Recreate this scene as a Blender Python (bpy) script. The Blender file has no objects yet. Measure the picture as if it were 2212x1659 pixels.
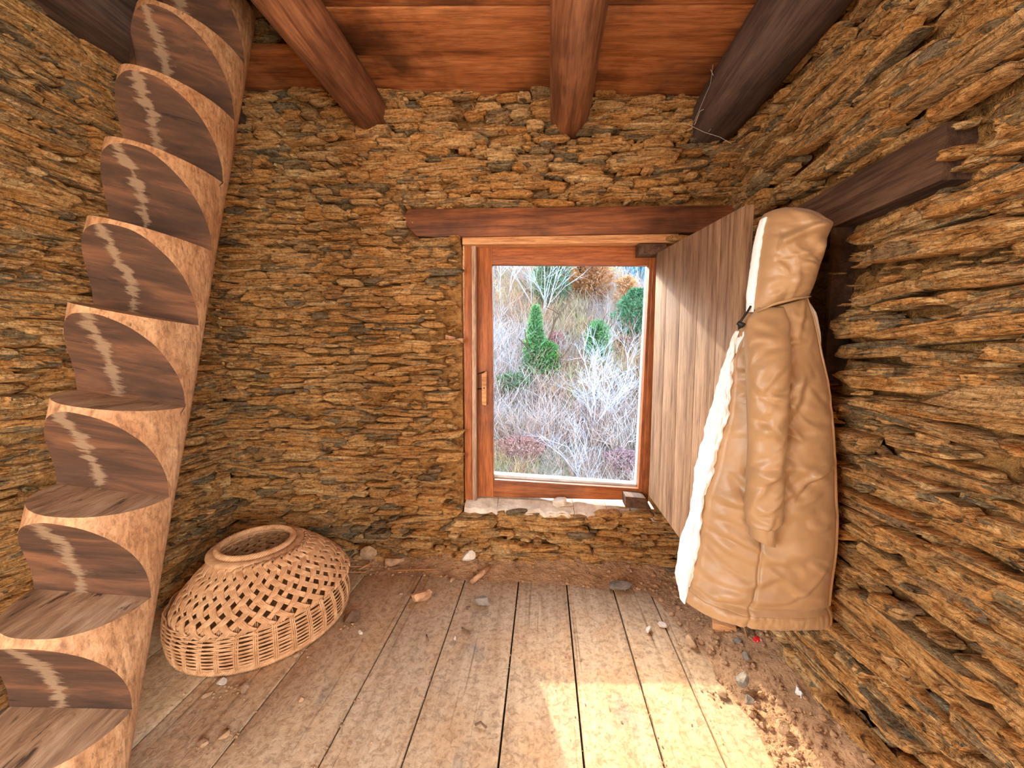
import bpy, bmesh, math, random
import numpy as np
from mathutils import Vector, Matrix, noise as mnoise

random.seed(7)
rng = np.random.default_rng(7)
sc = bpy.context.scene
COL = sc.collection

# ------------------------------------------------------------------ camera, world, sun, lights, exposure
F_PX, CAM_H = 830.0, 1.25
YAW, PITCH = math.atan(69 / 830.0), math.atan(72 / 830.0)
cam_data = bpy.data.cameras.new('camera')
cam_data.sensor_width = 36.0
cam_data.lens = 36.0 * F_PX / 2212.0
cam_data.clip_start, cam_data.clip_end = 0.02, 2000
cam = bpy.data.objects.new('camera', cam_data)
cam.location = (0, 0, CAM_H)
cam.rotation_euler = (math.pi / 2 - PITCH, 0, YAW)
COL.objects.link(cam)
sc.camera = cam

world = bpy.data.worlds.new('world')
sc.world = world
world.use_nodes = True
wn = world.node_tree
wn.nodes.clear()
sky = wn.nodes.new('ShaderNodeTexSky')
sky.sky_type = 'NISHITA'
sky.sun_disc = False
sky.sun_elevation = math.radians(30)
sky.sun_rotation = math.radians(-19)
sky.dust_density = 2.0
bg = wn.nodes.new('ShaderNodeBackground')
bg.inputs[1].default_value = 1.8
wo = wn.nodes.new('ShaderNodeOutputWorld')
wn.links.new(sky.outputs[0], bg.inputs[0])
wn.links.new(bg.outputs[0], wo.inputs[0])

SUN_DIR = Vector((0.32, -1.0, -0.57)).normalized()      # the way the light travels
sun_data = bpy.data.lights.new('sun', 'SUN')
sun_data.energy = 6.2
sun_data.angle = math.radians(0.6)
sun_data.color = (1.0, 0.90, 0.68)
sun = bpy.data.objects.new('sun', sun_data)
sun.rotation_euler = SUN_DIR.to_track_quat('-Z', 'Y').to_euler()
sun.location = (-5, 15, 12)
COL.objects.link(sun)

# fill lamp added at the left wall behind the camera, no source seen there
XL_FILL = -1.86
fill_l = bpy.data.lights.new('added_fill_left', 'AREA')
fill_l.shape = 'RECTANGLE'
fill_l.size, fill_l.size_y = 1.8, 2.0
fill_l.energy = 118.0
fill_l.color = (1.0, 0.95, 0.88)
fill_o = bpy.data.objects.new('added_fill_left', fill_l)
fill_o.location = (XL_FILL, -1.15, 1.15)
fill_o.rotation_euler = (math.radians(90), 0, math.radians(-90))
COL.objects.link(fill_o)
# second added fill lamp opposite, brightening the left wall and the ladder's side
fill2_l = bpy.data.lights.new('added_fill_right', 'AREA')
fill2_l.shape = 'RECTANGLE'
fill2_l.size, fill2_l.size_y = 1.5, 1.9
fill2_l.energy = 165.0
fill2_l.color = (1.0, 0.95, 0.88)
fill2_o = bpy.data.objects.new('added_fill_right', fill2_l)
fill2_o.location = (0.96, -1.25, 1.15)
fill2_o.rotation_euler = (math.radians(90), 0, math.radians(90))
COL.objects.link(fill2_o)

sc.view_settings.view_transform = 'Standard'
sc.view_settings.look = 'None'
sc.view_settings.exposure = 0.12
sc.view_settings.gamma = 1.0
sc.view_settings.use_curve_mapping = False
sc.cycles.max_bounces = 5
sc.cycles.diffuse_bounces = 3
sc.cycles.glossy_bounces = 2
sc.cycles.use_adaptive_sampling = True
sc.cycles.adaptive_threshold = 0.10
sc.cycles.adaptive_min_samples = 16
sc.cycles.debug_use_spatial_splits = True
sc.cycles.transparent_max_bounces = 8
sc.cycles.caustics_reflective = False
sc.cycles.caustics_refractive = False
sc.cycles.use_denoising = True

# ------------------------------------------------------------------ measuring helpers (points of the place)
fw = np.array([-math.sin(YAW) * math.cos(PITCH), math.cos(YAW) * math.cos(PITCH), -math.sin(PITCH)])
rt = np.array([math.cos(YAW), math.sin(YAW), 0])
upv = np.cross(rt, fw)
O = np.array([0, 0, CAM_H])

def ray(x, y): return fw + rt * (x - 1106) / F_PX + upv * (829.5 - y) / F_PX
def onY(x, y, Y): r = ray(x, y); return O + r * (Y / r[1])
def onX(x, y, X): r = ray(x, y); return O + r * (X / r[0])
def onZ(x, y, Z=0.0): r = ray(x, y); return O + r * ((Z - CAM_H) / r[2])
def onP(x, y, p, n): r = ray(x, y); return O + r * (np.dot(np.array(p) - O, n) / np.dot(r, n))
def px_of(p):
    d = np.asarray(p) - O
    z = d @ fw
    return 1106 + F_PX * (d @ rt) / z, 829.5 - F_PX * (d @ upv) / z, z

# ------------------------------------------------------------------ mesh helpers
def mesh_of(name, verts, faces, smooth=False, mats=(), mat_idx=None):
    me = bpy.data.meshes.new(name)
    me.from_pydata(np.asarray(verts, np.float32).tolist(), [], faces)
    for m in mats: me.materials.append(m)
    if mat_idx is not None:
        me.polygons.foreach_set('material_index', list(mat_idx))
    if smooth:
        me.polygons.foreach_set('use_smooth', [True] * len(me.polygons))
    me.update()
    return me

def link(name, me, parent=None, label=None, cat=None, group=None, kind=None):
    o = bpy.data.objects.new(name, me)
    COL.objects.link(o)
    if parent is not None: o.parent = parent
    if label: o['label'] = label
    if cat: o['category'] = cat
    if group: o['group'] = group
    if kind: o['kind'] = kind
    return o

def empty(name, loc=(0, 0, 0), **kw):
    o = link(name, None, **kw)
    o.location = loc
    o.empty_display_size = 0.05
    return o

class MB:
    """collects shapes for one mesh"""
    def __init__(s): s.v, s.f, s.m = [], [], []
    def add(s, vs, fs, mi=0):
        b = len(s.v)
        s.v += [tuple(v) for v in vs]
        s.f += [tuple(i + b for i in f) for f in fs]
        s.m += [mi] * len(fs)
    def box(s, x0, x1, y0, y1, z0, z1, mi=0):
        vs = [(x, y, z) for x in (x0, x1) for y in (y0, y1) for z in (z0, z1)]
        fs = [(0, 1, 3, 2), (4, 6, 7, 5), (0, 4, 5, 1), (2, 3, 7, 6), (0, 2, 6, 4), (1, 5, 7, 3)]
        s.add(vs, fs, mi)
    def hexa(s, lo, hi, mi=0):
        """eight corners: lo = four going round, hi = the same four on the other side"""
        vs = list(lo) + list(hi)
        fs = [(3, 2, 1, 0), (4, 5, 6, 7), (0, 1, 5, 4), (1, 2, 6, 5), (2, 3, 7, 6), (3, 0, 4, 7)]
        s.add(vs, fs, mi)
    def tube(s, pts, radii, n=6, cap=True, mi=0, squash=None):
        pts = [np.asarray(p, float) for p in pts]
        m = len(pts)
        if not hasattr(radii, '__len__'): radii = [radii] * m
        rings = []
        ref = None
        for i in range(m):
            t = pts[min(i + 1, m - 1)] - pts[max(i - 1, 0)]
            t = t / (np.linalg.norm(t) + 1e-12)
            if ref is None:
                ref = np.array([0, 0, 1.0]) if abs(t[2]) < .9 else np.array([1.0, 0, 0])
            a = np.cross(t, ref); a /= np.linalg.norm(a) + 1e-12
            b = np.cross(t, a); ref = np.cross(a, t)
            rings.append([pts[i] + radii[i] * (a * math.cos(2 * math.pi * k / n) + b * math.sin(2 * math.pi * k / n)) for k in range(n)])
        vs = [p for r in rings for p in r]
        fs = []
        for i in range(m - 1):
            for k in range(n):
                k2 = (k + 1) % n
                fs.append((i * n + k, i * n + k2, (i + 1) * n + k2, (i + 1) * n + k))
        if cap:
            fs.append(tuple(range(n - 1, -1, -1)))
            fs.append(tuple((m - 1) * n + k for k in range(n)))
        s.add(vs, fs, mi)
    def build(s, name, mats, parent=None, smooth=False, bevel=0.0, **kw):
        if not isinstance(mats, (list, tuple)): mats = [mats]
        me = mesh_of(name, s.v, s.f, smooth, mats, s.m)
        bm = bmesh.new(); bm.from_mesh(me)
        bmesh.ops.recalc_face_normals(bm, faces=bm.faces)
        if bevel:
            bmesh.ops.bevel(bm, geom=list(bm.edges), offset=bevel, segments=2, affect='EDGES', profile=0.6)
        bm.to_mesh(me); bm.free()
        if bevel and smooth is not None:
            me.polygons.foreach_set('use_smooth', [True] * len(me.polygons))
            me.set_sharp_from_angle(angle=math.radians(40))
        return link(name, me, parent, **kw)

def interp(xs, ys, x): return float(np.interp(x, xs, ys))
def nz(x, y=0.0, z=0.0): return mnoise.noise(Vector((x, y, z)))
def fbm(x, y=0.0, z=0.0, o=4):
    a, t, f = 0.5, 0.0, 1.0
    for _ in range(o):
        t += a * nz(x * f, y * f, z * f); a *= .5; f *= 2.03
    return t
def ridge(x, y=0.0, z=0.0): return 1.0 - abs(nz(x, y, z)) * 2.0

# ------------------------------------------------------------------ materials
def srgb(r, g, b):
    def c(u):
        u /= 255.0
        return u / 12.92 if u <= .04045 else ((u + .055) / 1.055) ** 2.4
    return (c(r), c(g), c(b), 1.0)

class NT:
    def __init__(s, name):
        s.mat = bpy.data.materials.new(name)
        s.mat.use_nodes = True
        s.t = s.mat.node_tree
        s.t.nodes.clear()
        s.out = s.n('ShaderNodeOutputMaterial')
        s.bsdf = s.n('ShaderNodeBsdfPrincipled')
        s.l(s.bsdf.outputs[0], s.out.inputs[0])
    def n(s, typ, **kw):
        nd = s.t.nodes.new(typ)
        for k, v in kw.items(): setattr(nd, k, v)
        return nd
    def l(s, a, b): s.t.links.new(a, b)
    def coords(s, scale, kind='Object', offset=True, rot=(0, 0, 0)):
        tc = s.n('ShaderNodeTexCoord')
        src = s.n('ShaderNodeNewGeometry').outputs['Position'] if kind == 'World' else tc.outputs[kind]
        if offset:
            oi = s.n('ShaderNodeObjectInfo')
            mu = s.n('ShaderNodeMath', operation='MULTIPLY'); mu.inputs[1].default_value = 37.0
            s.l(oi.outputs['Random'], mu.inputs[0])
            ad = s.n('ShaderNodeVectorMath', operation='ADD')
            s.l(src, ad.inputs[0]); s.l(mu.outputs[0], ad.inputs[1])
            src = ad.outputs[0]
        mp = s.n('ShaderNodeMapping')
        mp.inputs['Scale'].default_value = scale
        mp.inputs['Rotation'].default_value = rot
        s.l(src, mp.inputs['Vector'])
        return mp.outputs[0]
    def noise(s, vec, scale, detail=6, rough=.55, dist=0.0, out='Fac'):
        nd = s.n('ShaderNodeTexNoise')
        nd.inputs['Scale'].default_value = scale
        nd.inputs['Detail'].default_value = detail
        nd.inputs['Roughness'].default_value = rough
        nd.inputs['Distortion'].default_value = dist
        s.l(vec, nd.inputs['Vector'])
        return nd.outputs[out]
    def ramp(s, fac, stops, interp='LINEAR'):
        r = s.n('ShaderNodeValToRGB')
        r.color_ramp.interpolation = interp
        els = r.color_ramp.elements
        while len(els) < len(stops): els.new(0.5)
        for e, (p, c) in zip(els, stops):
            e.position = p
            e.color = c if len(c) == 4 else (*c, 1)
        s.l(fac, r.inputs[0])
        return r.outputs[0]
    def mix(s, fac, a, b, mode='MIX'):
        m = s.n('ShaderNodeMix', data_type='RGBA', blend_type=mode)
        if hasattr(fac, 'links') or not isinstance(fac, (int, float)): s.l(fac, m.inputs[0])
        else: m.inputs[0].default_value = fac
        for sock, v in ((m.inputs[6], a), (m.inputs[7], b)):
            if isinstance(v, tuple): sock.default_value = v
            else: s.l(v, sock)
        return m.outputs[2]
    def math(s, op, a, b=None, c=None):
        m = s.n('ShaderNodeMath', operation=op)
        for i, v in enumerate((a, b, c)):
            if v is None: continue
            if isinstance(v, (int, float)): m.inputs[i].default_value = v
            else: s.l(v, m.inputs[i])
        return m.outputs[0]
    def bump(s, height, strength=.5, dist=.01, prev=None):
        b = s.n('ShaderNodeBump')
        b.inputs['Strength'].default_value = strength
        b.inputs['Distance'].default_value = dist
        s.l(height, b.inputs['Height'])
        if prev is not None: s.l(prev, b.inputs['Normal'])
        return b.outputs[0]
    def done(s, col=None, rough=.8, nrm=None, spec=.3):
        if col is not None:
            if isinstance(col, tuple): s.bsdf.inputs['Base Color'].default_value = col
            else: s.l(col, s.bsdf.inputs['Base Color'])
        if isinstance(rough, (int, float)): s.bsdf.inputs['Roughness'].default_value = rough
        else: s.l(rough, s.bsdf.inputs['Roughness'])
        s.bsdf.inputs['Specular IOR Level'].default_value = spec
        if nrm is not None: s.l(nrm, s.bsdf.inputs['Normal'])
        return s.mat

BLK, WHT = (0, 0, 0, 1), (1, 1, 1, 1)

def mat_stone():
    t = NT('slate_stone')
    w = t.coords((1, 1, 1), 'World', False)
    geo = t.n('ShaderNodeNewGeometry')
    oi = t.n('ShaderNodeObjectInfo')
    r = t.math('FRACT', t.math('ADD', geo.outputs['Random Per Island'], t.math('MULTIPLY', oi.outputs['Random'], 7.31)))
    tint = t.ramp(r, [(0.0, srgb(140, 128, 106)), (.08, srgb(160, 142, 110)), (.17, srgb(212, 168, 112)), (.40, srgb(230, 182, 120)),
                      (.62, srgb(216, 162, 98)), (.80, srgb(240, 204, 148)), (.93, srgb(186, 148, 104)), (1.0, srgb(150, 134, 110))])
    n1 = t.noise(t.coords((7, 7, 60), 'World', False), 1.6, 4, .66, .5)
    layer = t.ramp(n1, [(.33, srgb(66, 48, 34)), (.42, srgb(212, 192, 166)), (.62, WHT)])
    c = t.mix(.85, tint, layer, 'MULTIPLY')
    n2 = t.noise(w, 70, 4, .75, .2)
    c = t.mix(.6, c, t.ramp(n2, [(.36, srgb(92, 70, 52)), (.5, srgb(232, 224, 214)), (.65, WHT)]), 'MULTIPLY')
    hgt = t.math('ADD', n1, t.math('MULTIPLY', n2, .45))
    b = t.bump(hgt, 1.0, .022)
    return t.done(c, .92, b, .12)

def mat_mud():
    t = NT('mud_mortar')
    w = t.coords((1, 1, 1.6), 'World', False)
    n1 = t.noise(w, 5.0, 3, .6, .3)
    c = t.ramp(n1, [(.25, srgb(176, 122, 72)), (.45, srgb(214, 158, 94)), (.6, srgb(226, 174, 110)), (.8, srgb(196, 144, 90))])
    n2 = t.noise(w, 34, 5, .74, .4)
    c = t.mix(.7, c, t.ramp(n2, [(.34, srgb(84, 58, 38)), (.46, srgb(226, 214, 200)), (.6, WHT)]), 'MULTIPLY')
    b = t.bump(n2, 1.0, .040)
    return t.done(c, .95, b, .08)

def mat_wood(name, dark, mid, light, axis='x', rough=.6, bump=.35, stain=(.4, .62), stain_c=None, spec=.35, freq=1.0, kind='Object', ring=0.5, stain_amt=.7, stain_scale=2.2):
    t = NT(name)
    k = {'x': (1.2, 16, 16), 'y': (16, 1.2, 16), 'z': (16, 16, 1.2)}[axis]
    k = tuple(u * freq for u in k)
    v = t.coords(k, kind)
    g = t.noise(v, 1.7, 4, .6, ring)
    c = t.ramp(g, [(.25, dark), (.45, mid), (.62, light), (.8, mid)])
    w = t.coords((1, 1, 1), kind)
    st = t.ramp(t.noise(w, stain_scale, 4, .62, .4), [(stain[0], BLK), (stain[1], WHT)])
    sc_ = stain_c if stain_c else tuple(u * .35 for u in dark[:3]) + (1,)
    c = t.mix(t.math('MULTIPLY', st, stain_amt), c, sc_)
    v2 = t.coords(tuple(u * 2.6 for u in k), kind)
    g2 = t.noise(v2, 2.6, 3, .65, .2)
    c = t.mix(.4, c, t.ramp(g2, [(.35, srgb(120, 100, 85)), (.55, WHT)]), 'MULTIPLY')
    b = t.bump(g2, bump, .006)
    return t.done(c, rough, b, spec)

M = {}
M['stone'] = mat_stone()
M['mud'] = mat_mud()
M['board'] = mat_wood('ceiling_board_wood', srgb(118, 68, 38), srgb(176, 106, 60), srgb(200, 130, 80), 'x', .55, .3, (.46, .66), srgb(62, 34, 20), stain_amt=.8)
M['log'] = mat_wood('joist_log_wood', srgb(76, 46, 30), srgb(128, 80, 52), srgb(166, 110, 74), 'y', .5, .35, (.45, .7), srgb(74, 40, 26), spec=.45)
M['darkbeam'] = mat_wood('sooty_beam_wood', srgb(52, 38, 32), srgb(86, 66, 57), srgb(106, 84, 72), 'y', .75, .3, (.4, .7), srgb(44, 32, 28))
M['frame'] = mat_wood('window_frame_wood', srgb(104, 56, 30), srgb(158, 90, 48), srgb(184, 110, 62), 'z', .5, .25, (.5, .72), srgb(72, 36, 20), freq=1.6)
M['rail'] = mat_wood('window_rail_wood', srgb(104, 56, 30), srgb(158, 90, 48), srgb(184, 110, 62), 'x', .5, .25, (.5, .72), srgb(72, 36, 20), freq=1.6)
M['lintel'] = mat_wood('lintel_wood', srgb(80, 46, 28), srgb(132, 78, 46), srgb(160, 98, 58), 'x', .6, .3, (.42, .68), srgb(58, 32, 20))
M['palewood'] = mat_wood('pale_wood', srgb(150, 96, 58), srgb(206, 146, 96), srgb(226, 172, 122), 'x', .7, .35, (.55, .8), srgb(120, 70, 40), freq=2)
M['paleedge'] = mat_wood('weathered_edge_wood', srgb(120, 86, 66), srgb(176, 140, 116), srgb(206, 174, 150), 'z', .75, .3, (.55, .8), srgb(110, 66, 42), freq=2)
M['shutter'] = mat_wood('shutter_wood', srgb(84, 59, 42), srgb(134, 100, 74), srgb(160, 126, 96), 'z', .7, .35, (.5, .8), srgb(96, 62, 44), freq=1.3, stain_amt=.5)
def mat_floor():
    t = NT('dusty_floor_wood')
    g = t.noise(t.coords((12, .9, 12)), 1.7, 4, .6, .5)
    c = t.ramp(g, [(.25, srgb(174, 148, 116)), (.45, srgb(200, 174, 140)), (.65, srgb(212, 188, 154)), (.85, srgb(190, 164, 130))])
    w = t.coords((1, 1, 1))
    dust = t.ramp(t.noise(w, 4.0, 4, .65, .4), [(.46, BLK), (.68, WHT)])
    c = t.mix(t.math('MULTIPLY', dust, .5), c, srgb(204, 160, 112))
    grey = t.ramp(t.noise(t.coords((3.2, 1.5, 1)), 2.2, 4, .6, .3), [(.60, BLK), (.72, WHT)])
    c = t.mix(t.math('MULTIPLY', grey, .55), c, srgb(140, 136, 128))
    mot = t.noise(w, 46, 4, .75, .6)
    c = t.mix(.55, c, t.ramp(mot, [(.36, srgb(134, 108, 84)), (.52, srgb(236, 228, 220)), (.66, WHT)]), 'MULTIPLY')
    line = t.noise(t.coords((30, .6, 30)), 1.8, 3, .6, .3)
    c = t.mix(.5, c, t.ramp(line, [(.30, srgb(110, 88, 68)), (.37, WHT)]), 'MULTIPLY')
    return t.done(c, .88, t.bump(t.math('ADD', mot, line), .5, .006), .15)
M['floor'] = mat_floor()
M['plankdark'] = mat_wood('brown_wood', srgb(58, 40, 29), srgb(88, 62, 46), srgb(112, 82, 62), 'y', .75, .3, freq=1.4)
def mat_ladder():
    t = NT('ladder_bark_side_wood')
    g = t.noise(t.coords((18, 18, 1.6)), 1.4, 4, .62, .4)
    c = t.ramp(g, [(.25, srgb(140, 100, 68)), (.45, srgb(180, 134, 94)), (.65, srgb(202, 158, 116)), (.85, srgb(166, 122, 84))])
    w = t.coords((1, 1, 1))
    red = t.ramp(t.noise(w, 6, 4, .6, .3), [(.45, BLK), (.68, WHT)])
    c = t.mix(t.math('MULTIPLY', red, .5), c, srgb(164, 108, 66))
    mot = t.noise(t.coords((1, 1, .5)), 75, 4, .75, .5)
    c = t.mix(.6, c, t.ramp(mot, [(.36, srgb(120, 92, 70)), (.52, srgb(230, 220, 210)), (.66, WHT)]), 'MULTIPLY')
    cr = t.noise(t.coords((26, 26, 1.0)), 1.8, 3, .65, .5)
    c = t.mix(.6, c, t.ramp(cr, [(.28, srgb(70, 48, 34)), (.34, WHT)]), 'MULTIPLY')
    return t.done(c, .62, t.bump(t.math('ADD', mot, cr), .5, .006), .3)
M['ladder'] = mat_ladder()

LAD_SHEAR = .19
def mat_cut():
    t = NT('ladder_worn_cut_wood')
    v = t.coords((2, 14, 9), 'Object')
    c = t.ramp(t.noise(v, 1.8, 7, .6, .5), [(.25, srgb(46, 33, 25)), (.5, srgb(80, 54, 38)), (.75, srgb(128, 84, 56))])
    w = t.coords((1, 1, 1), 'Object', False)
    sx = t.n('ShaderNodeSeparateXYZ'); t.l(w, sx.inputs[0])
    jag = t.noise(t.coords((8, 20, 40), 'Object', False), 1.4, 5, .65, .6)
    jag2 = t.noise(t.coords((1, 1, 1), 'Object', False), 9, 3, .5)
    # worn, silted streak running down the middle of every step
    xs_ = t.math('ADD', sx.outputs[0], t.math('MULTIPLY', sx.outputs[2], LAD_SHEAR))
    xx = t.math('ABSOLUTE', t.math('ADD', xs_, t.math('ADD', t.math('MULTIPLY', t.math('SUBTRACT', jag2, .5), .07), .03)))
    wid = t.math('ADD', t.math('MULTIPLY', t.math('SUBTRACT', jag, .5), .10), .016)
    mk = t.n('ShaderNodeMapRange'); mk.inputs[1].default_value = -.004; mk.inputs[2].default_value = .008
    t.l(t.math('SUBTRACT', wid, xx), mk.inputs[0])
    c = t.mix(t.math('MULTIPLY', mk.outputs[0], .8), c, srgb(140, 114, 88))
    cr = t.ramp(t.noise(t.coords((3, 30, 30), 'Object'), 2.0, 5, .7, 1.0), [(.30, srgb(60, 40, 30)), (.38, WHT)])
    c = t.mix(.7, c, cr, 'MULTIPLY')
    b = t.bump(t.noise(v, 5, 7, .65), .5, .008)
    return t.done(c, .75, b, .25)
M['cut'] = mat_cut()
def mat_tread():
    t = NT('ladder_tread_wood')
    v = t.coords((14, 3, 14), 'Object')
    g = t.noise(v, 1.6, 4, .65, .6)
    c = t.ramp(g, [(.3, srgb(112, 84, 62)), (.5, srgb(158, 124, 94)), (.72, srgb(188, 156, 124))])
    cr = t.noise(t.coords((22, 3, 22), 'Object'), 1.8, 4, .7, .8)
    c = t.mix(.8, c, t.ramp(cr, [(.32, srgb(58, 42, 32)), (.40, WHT)]), 'MULTIPLY')
    return t.done(c, .8, t.bump(t.math('ADD', g, cr), .7, .012), .2)
M['tread'] = mat_tread()

def mat_simple(name, c1, c2, scale=12, rough=.8, bump=.3, dist=.004, spec=.3, detail=5, kind='Object'):
    t = NT(name)
    w = t.coords((1, 1, 1), kind)
    n_ = t.noise(w, scale, detail, .6, .2)
    c = t.ramp(n_, [(.3, c1), (.7, c2)])
    return t.done(c, rough, t.bump(t.noise(w, scale * 3, 3, .65), bump, dist), spec)
M['wicker'] = mat_simple('wicker_cane', srgb(176, 124, 80), srgb(222, 174, 128), 26, .55, .2, .002, .4)
M['dirt'] = mat_simple('dry_dirt', srgb(142, 110, 82), srgb(196, 156, 118), 16, .97, 1.0, .012, .05, 8, 'World')
M['greystone'] = mat_simple('grey_stone', srgb(104, 94, 84), srgb(160, 148, 134), 20, .9, .8, .006, .15)
M['darkstone'] = mat_simple('dark_stone', srgb(72, 54, 42), srgb(128, 98, 76), 20, .85, .8, .006, .2)
M['whitestone'] = mat_simple('pale_sill_stone', srgb(184, 168, 148), srgb(232, 222, 208), 14, .9, .8, .008, .15)
M['tanclod'] = mat_simple('tan_clod', srgb(140, 110, 82), srgb(194, 160, 126), 30, .95, .8, .006, .1)
M['rotwood'] = mat_simple('rotten_wood', srgb(150, 104, 74), srgb(214, 170, 130), 26, .9, .8, .006, .1)
M['straw'] = mat_simple('straw', srgb(160, 104, 62), srgb(206, 150, 98), 20, .8, .2, .002, .2)
M['white'] = mat_simple('white_surface', srgb(200, 200, 196), srgb(236, 236, 232), 14, .8, .3, .003, .2)
M['black'] = mat_simple('black_cord', srgb(18, 18, 18), srgb(34, 32, 30), 14, .5, .2, .002, .4)
M['red'] = mat_simple('red_plastic', srgb(196, 20, 28), srgb(222, 36, 42), 14, .35, .05, .001, .5)
M['web'] = mat_simple('cobweb_thread', srgb(190, 180, 168), srgb(220, 212, 200), 14, .8, .0, .001, .2)
M['subfloor'] = mat_simple('subfloor_dark', srgb(40, 28, 20), srgb(70, 50, 36), 10, .95, .5, .01, .1)

def mat_cloth(name, c1, c2, sheen=.0, rough=.5, spec=.35):
    t = NT(name)
    w = t.coords((1, 1, 1), 'World', False)
    c = t.ramp(t.noise(w, 7, 4, .5), [(.3, c1), (.7, c2)])
    wv = t.noise(w, 420, 2, .5)
    b = t.bump(wv, .12, .0015)
    b = t.bump(t.noise(t.coords((1, 1, 1.6), 'World', False), 18, 3, .5, .8), .2, .005, b)
    t.done(c, rough, b, spec)
    t.bsdf.inputs['Sheen Weight'].default_value = sheen
    return t.mat
M['jacket'] = mat_cloth('khaki_jacket_cloth', srgb(150, 116, 80), srgb(168, 133, 95), .1, .42, .45)
M['lining'] = mat_cloth('white_fleece_lining', srgb(226, 224, 224), srgb(244, 243, 243), .3, .9, .1)

def mat_glass(name, tint=(1, 1, 1, 1), refl=1.0):
    t = NT(name)
    t.t.nodes.remove(t.bsdf)
    tr = t.n('ShaderNodeBsdfTransparent'); tr.inputs[0].default_value = tint
    gl = t.n('ShaderNodeBsdfGlossy'); gl.inputs['Roughness'].default_value = .02
    fr = t.n('ShaderNodeFresnel'); fr.inputs[0].default_value = 1.3
    mx = t.n('ShaderNodeMixShader')
    t.l(t.math('MULTIPLY', fr.outputs[0], refl), mx.inputs[0])
    t.l(tr.outputs[0], mx.inputs[1]); t.l(gl.outputs[0], mx.inputs[2])
    t.l(mx.outputs[0], t.out.inputs[0])
    return t.mat
M['glass'] = mat_glass('window_glass', (.98, .99, .99, 1), .2)
M['plastic'] = mat_glass('clear_plastic', (.86, .88, .88, 1), 1.6)

def mat_attr(name, rough=.9, gain=1.0):
    t = NT(name)
    a = t.n('ShaderNodeAttribute'); a.attribute_name = 'tint'
    w = t.coords((1, 1, 1), 'World', False)
    c = t.mix(.5, a.outputs['Color'], t.ramp(t.noise(w, 5, 4, .6), [(.3, (.55, .55, .55, 1)), (.7, WHT)]), 'MULTIPLY')
    t.done(c, rough, None, .1)
    tl = t.n('ShaderNodeBsdfTranslucent'); t.l(c, tl.inputs[0])
    mx = t.n('ShaderNodeMixShader'); mx.inputs[0].default_value = gain
    t.l(t.bsdf.outputs[0], mx.inputs[1]); t.l(tl.outputs[0], mx.inputs[2]); t.l(mx.outputs[0], t.out.inputs[0])
    return t.mat
M['twig'] = mat_attr('twig_bark', .9, .0)
M['leaf'] = mat_attr('leaf_tint', .8, .4)

def set_tint(me, cols):
    """one colour per face"""
    at = me.attributes.new('tint', 'FLOAT_COLOR', 'FACE')
    a = np.ones((len(me.polygons), 4), np.float32)
    a[:, :3] = np.asarray(cols)[:, :3]
    at.data.foreach_set('color', a.ravel())

# ------------------------------------------------------------------ the room's measures
D = 2.15            # wall with the window
XL, XR = -1.90, 1.00
YB = -2.2           # wall behind the photographer
def ceil_z(x): return 2.575 - 0.062 * x
TOP = 3.7

# ------------------------------------------------------------------ dry stone walls
def stone_template(seed, segs, rings, k):
    """a split slate seen from its edge: angular outline, ragged layered face"""
    r = random.Random(seed)
    pl = [(r.uniform(-.45, .45), 1.0), (math.pi + r.uniform(-.45, .45), 1.0),
          (math.pi / 2 + r.uniform(-.13, .13), 1.0), (-math.pi / 2 + r.uniform(-.13, .13), 1.0)]
    for _ in range(r.randint(2, 4)): pl.append((r.uniform(0, 6.28), r.uniform(1.0, 1.22)))
    tilt_u, tilt_v = r.uniform(-.5, .5), r.uniform(-.45, .45)
    step = r.uniform(-.3, .3)
    ledge = r.choice((0, 0, .35, -.35, .5))
    prof = [(1.0, -1.0), (1.0, -.05)] + [(1 - ((i + .6) / (rings - .4)) ** 1.3, None) for i in range(rings - 1)]
    vs = []
    for ri, (s_, dz) in enumerate(prof):
        for a in range(segs):
            th = 2 * math.pi * a / segs + .11 * math.sin(a * 7.3 + seed)
            rad = 9.0
            for ph, d in pl:
                c = math.cos(th - ph)
                if c > .05: rad = min(rad, d / c)
            rad *= 1 + .07 * nz(math.cos(th) * 3.1 + seed, math.sin(th) * 3.1, 3) + .05 * nz(math.cos(th) * 8 + seed, math.sin(th) * 8, 6)
            u, v = math.cos(th) * rad * .5 * s_, math.sin(th) * rad * .5 * s_
            if dz is None:
                e = 1 - s_
                z = .34 * min(1, e / .10) ** .7 + .30 * nz(u * 3 + seed * 3.1, v * 1.6, 1.7) + .16 * nz(u * 5, v * 8 + seed, 5.1) + tilt_u * u + tilt_v * v + .10 * nz(u * 13, v * 18 + seed, 9.1)
                if ledge: z += ledge * (1 if v > step * .6 + .12 * nz(u * 4 + seed, 2) else 0) * min(1, e / .2)
            else:
                z = dz + (.14 * nz(math.cos(th) * 3 + seed, math.sin(th) * 3, 7) + tilt_u * u + tilt_v * v if dz > -.5 else 0)
            vs.append((u, v, z))
    n = len(prof)
    zc = sum(vs[(n - 1) * segs + a][2] for a in range(segs)) / segs
    vs.append((0, 0, zc))
    fs = []
    for i in range(n - 1):
        for a in range(segs):
            a2 = (a + 1) % segs
            fs.append((i * segs + a, i * segs + a2, (i + 1) * segs + a2, (i + 1) * segs + a))
    c = len(vs) - 1
    for a in range(segs): fs.append(((n - 1) * segs + a, (n - 1) * segs + (a + 1) % segs, c))
    return np.array(vs), fs

TPL_HI = [stone_template(i * 3 + 1, 26, 7, 0) for i in range(26)]
TPL_LO = [stone_template(i * 5 + 2, 14, 4, 0) for i in range(24)]
TPL_MESH = [mesh_of('stone', v, f, True, [M['stone']]) for v, f in TPL_HI]
for me in TPL_MESH: me.set_sharp_from_angle(angle=math.radians(34))

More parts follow.
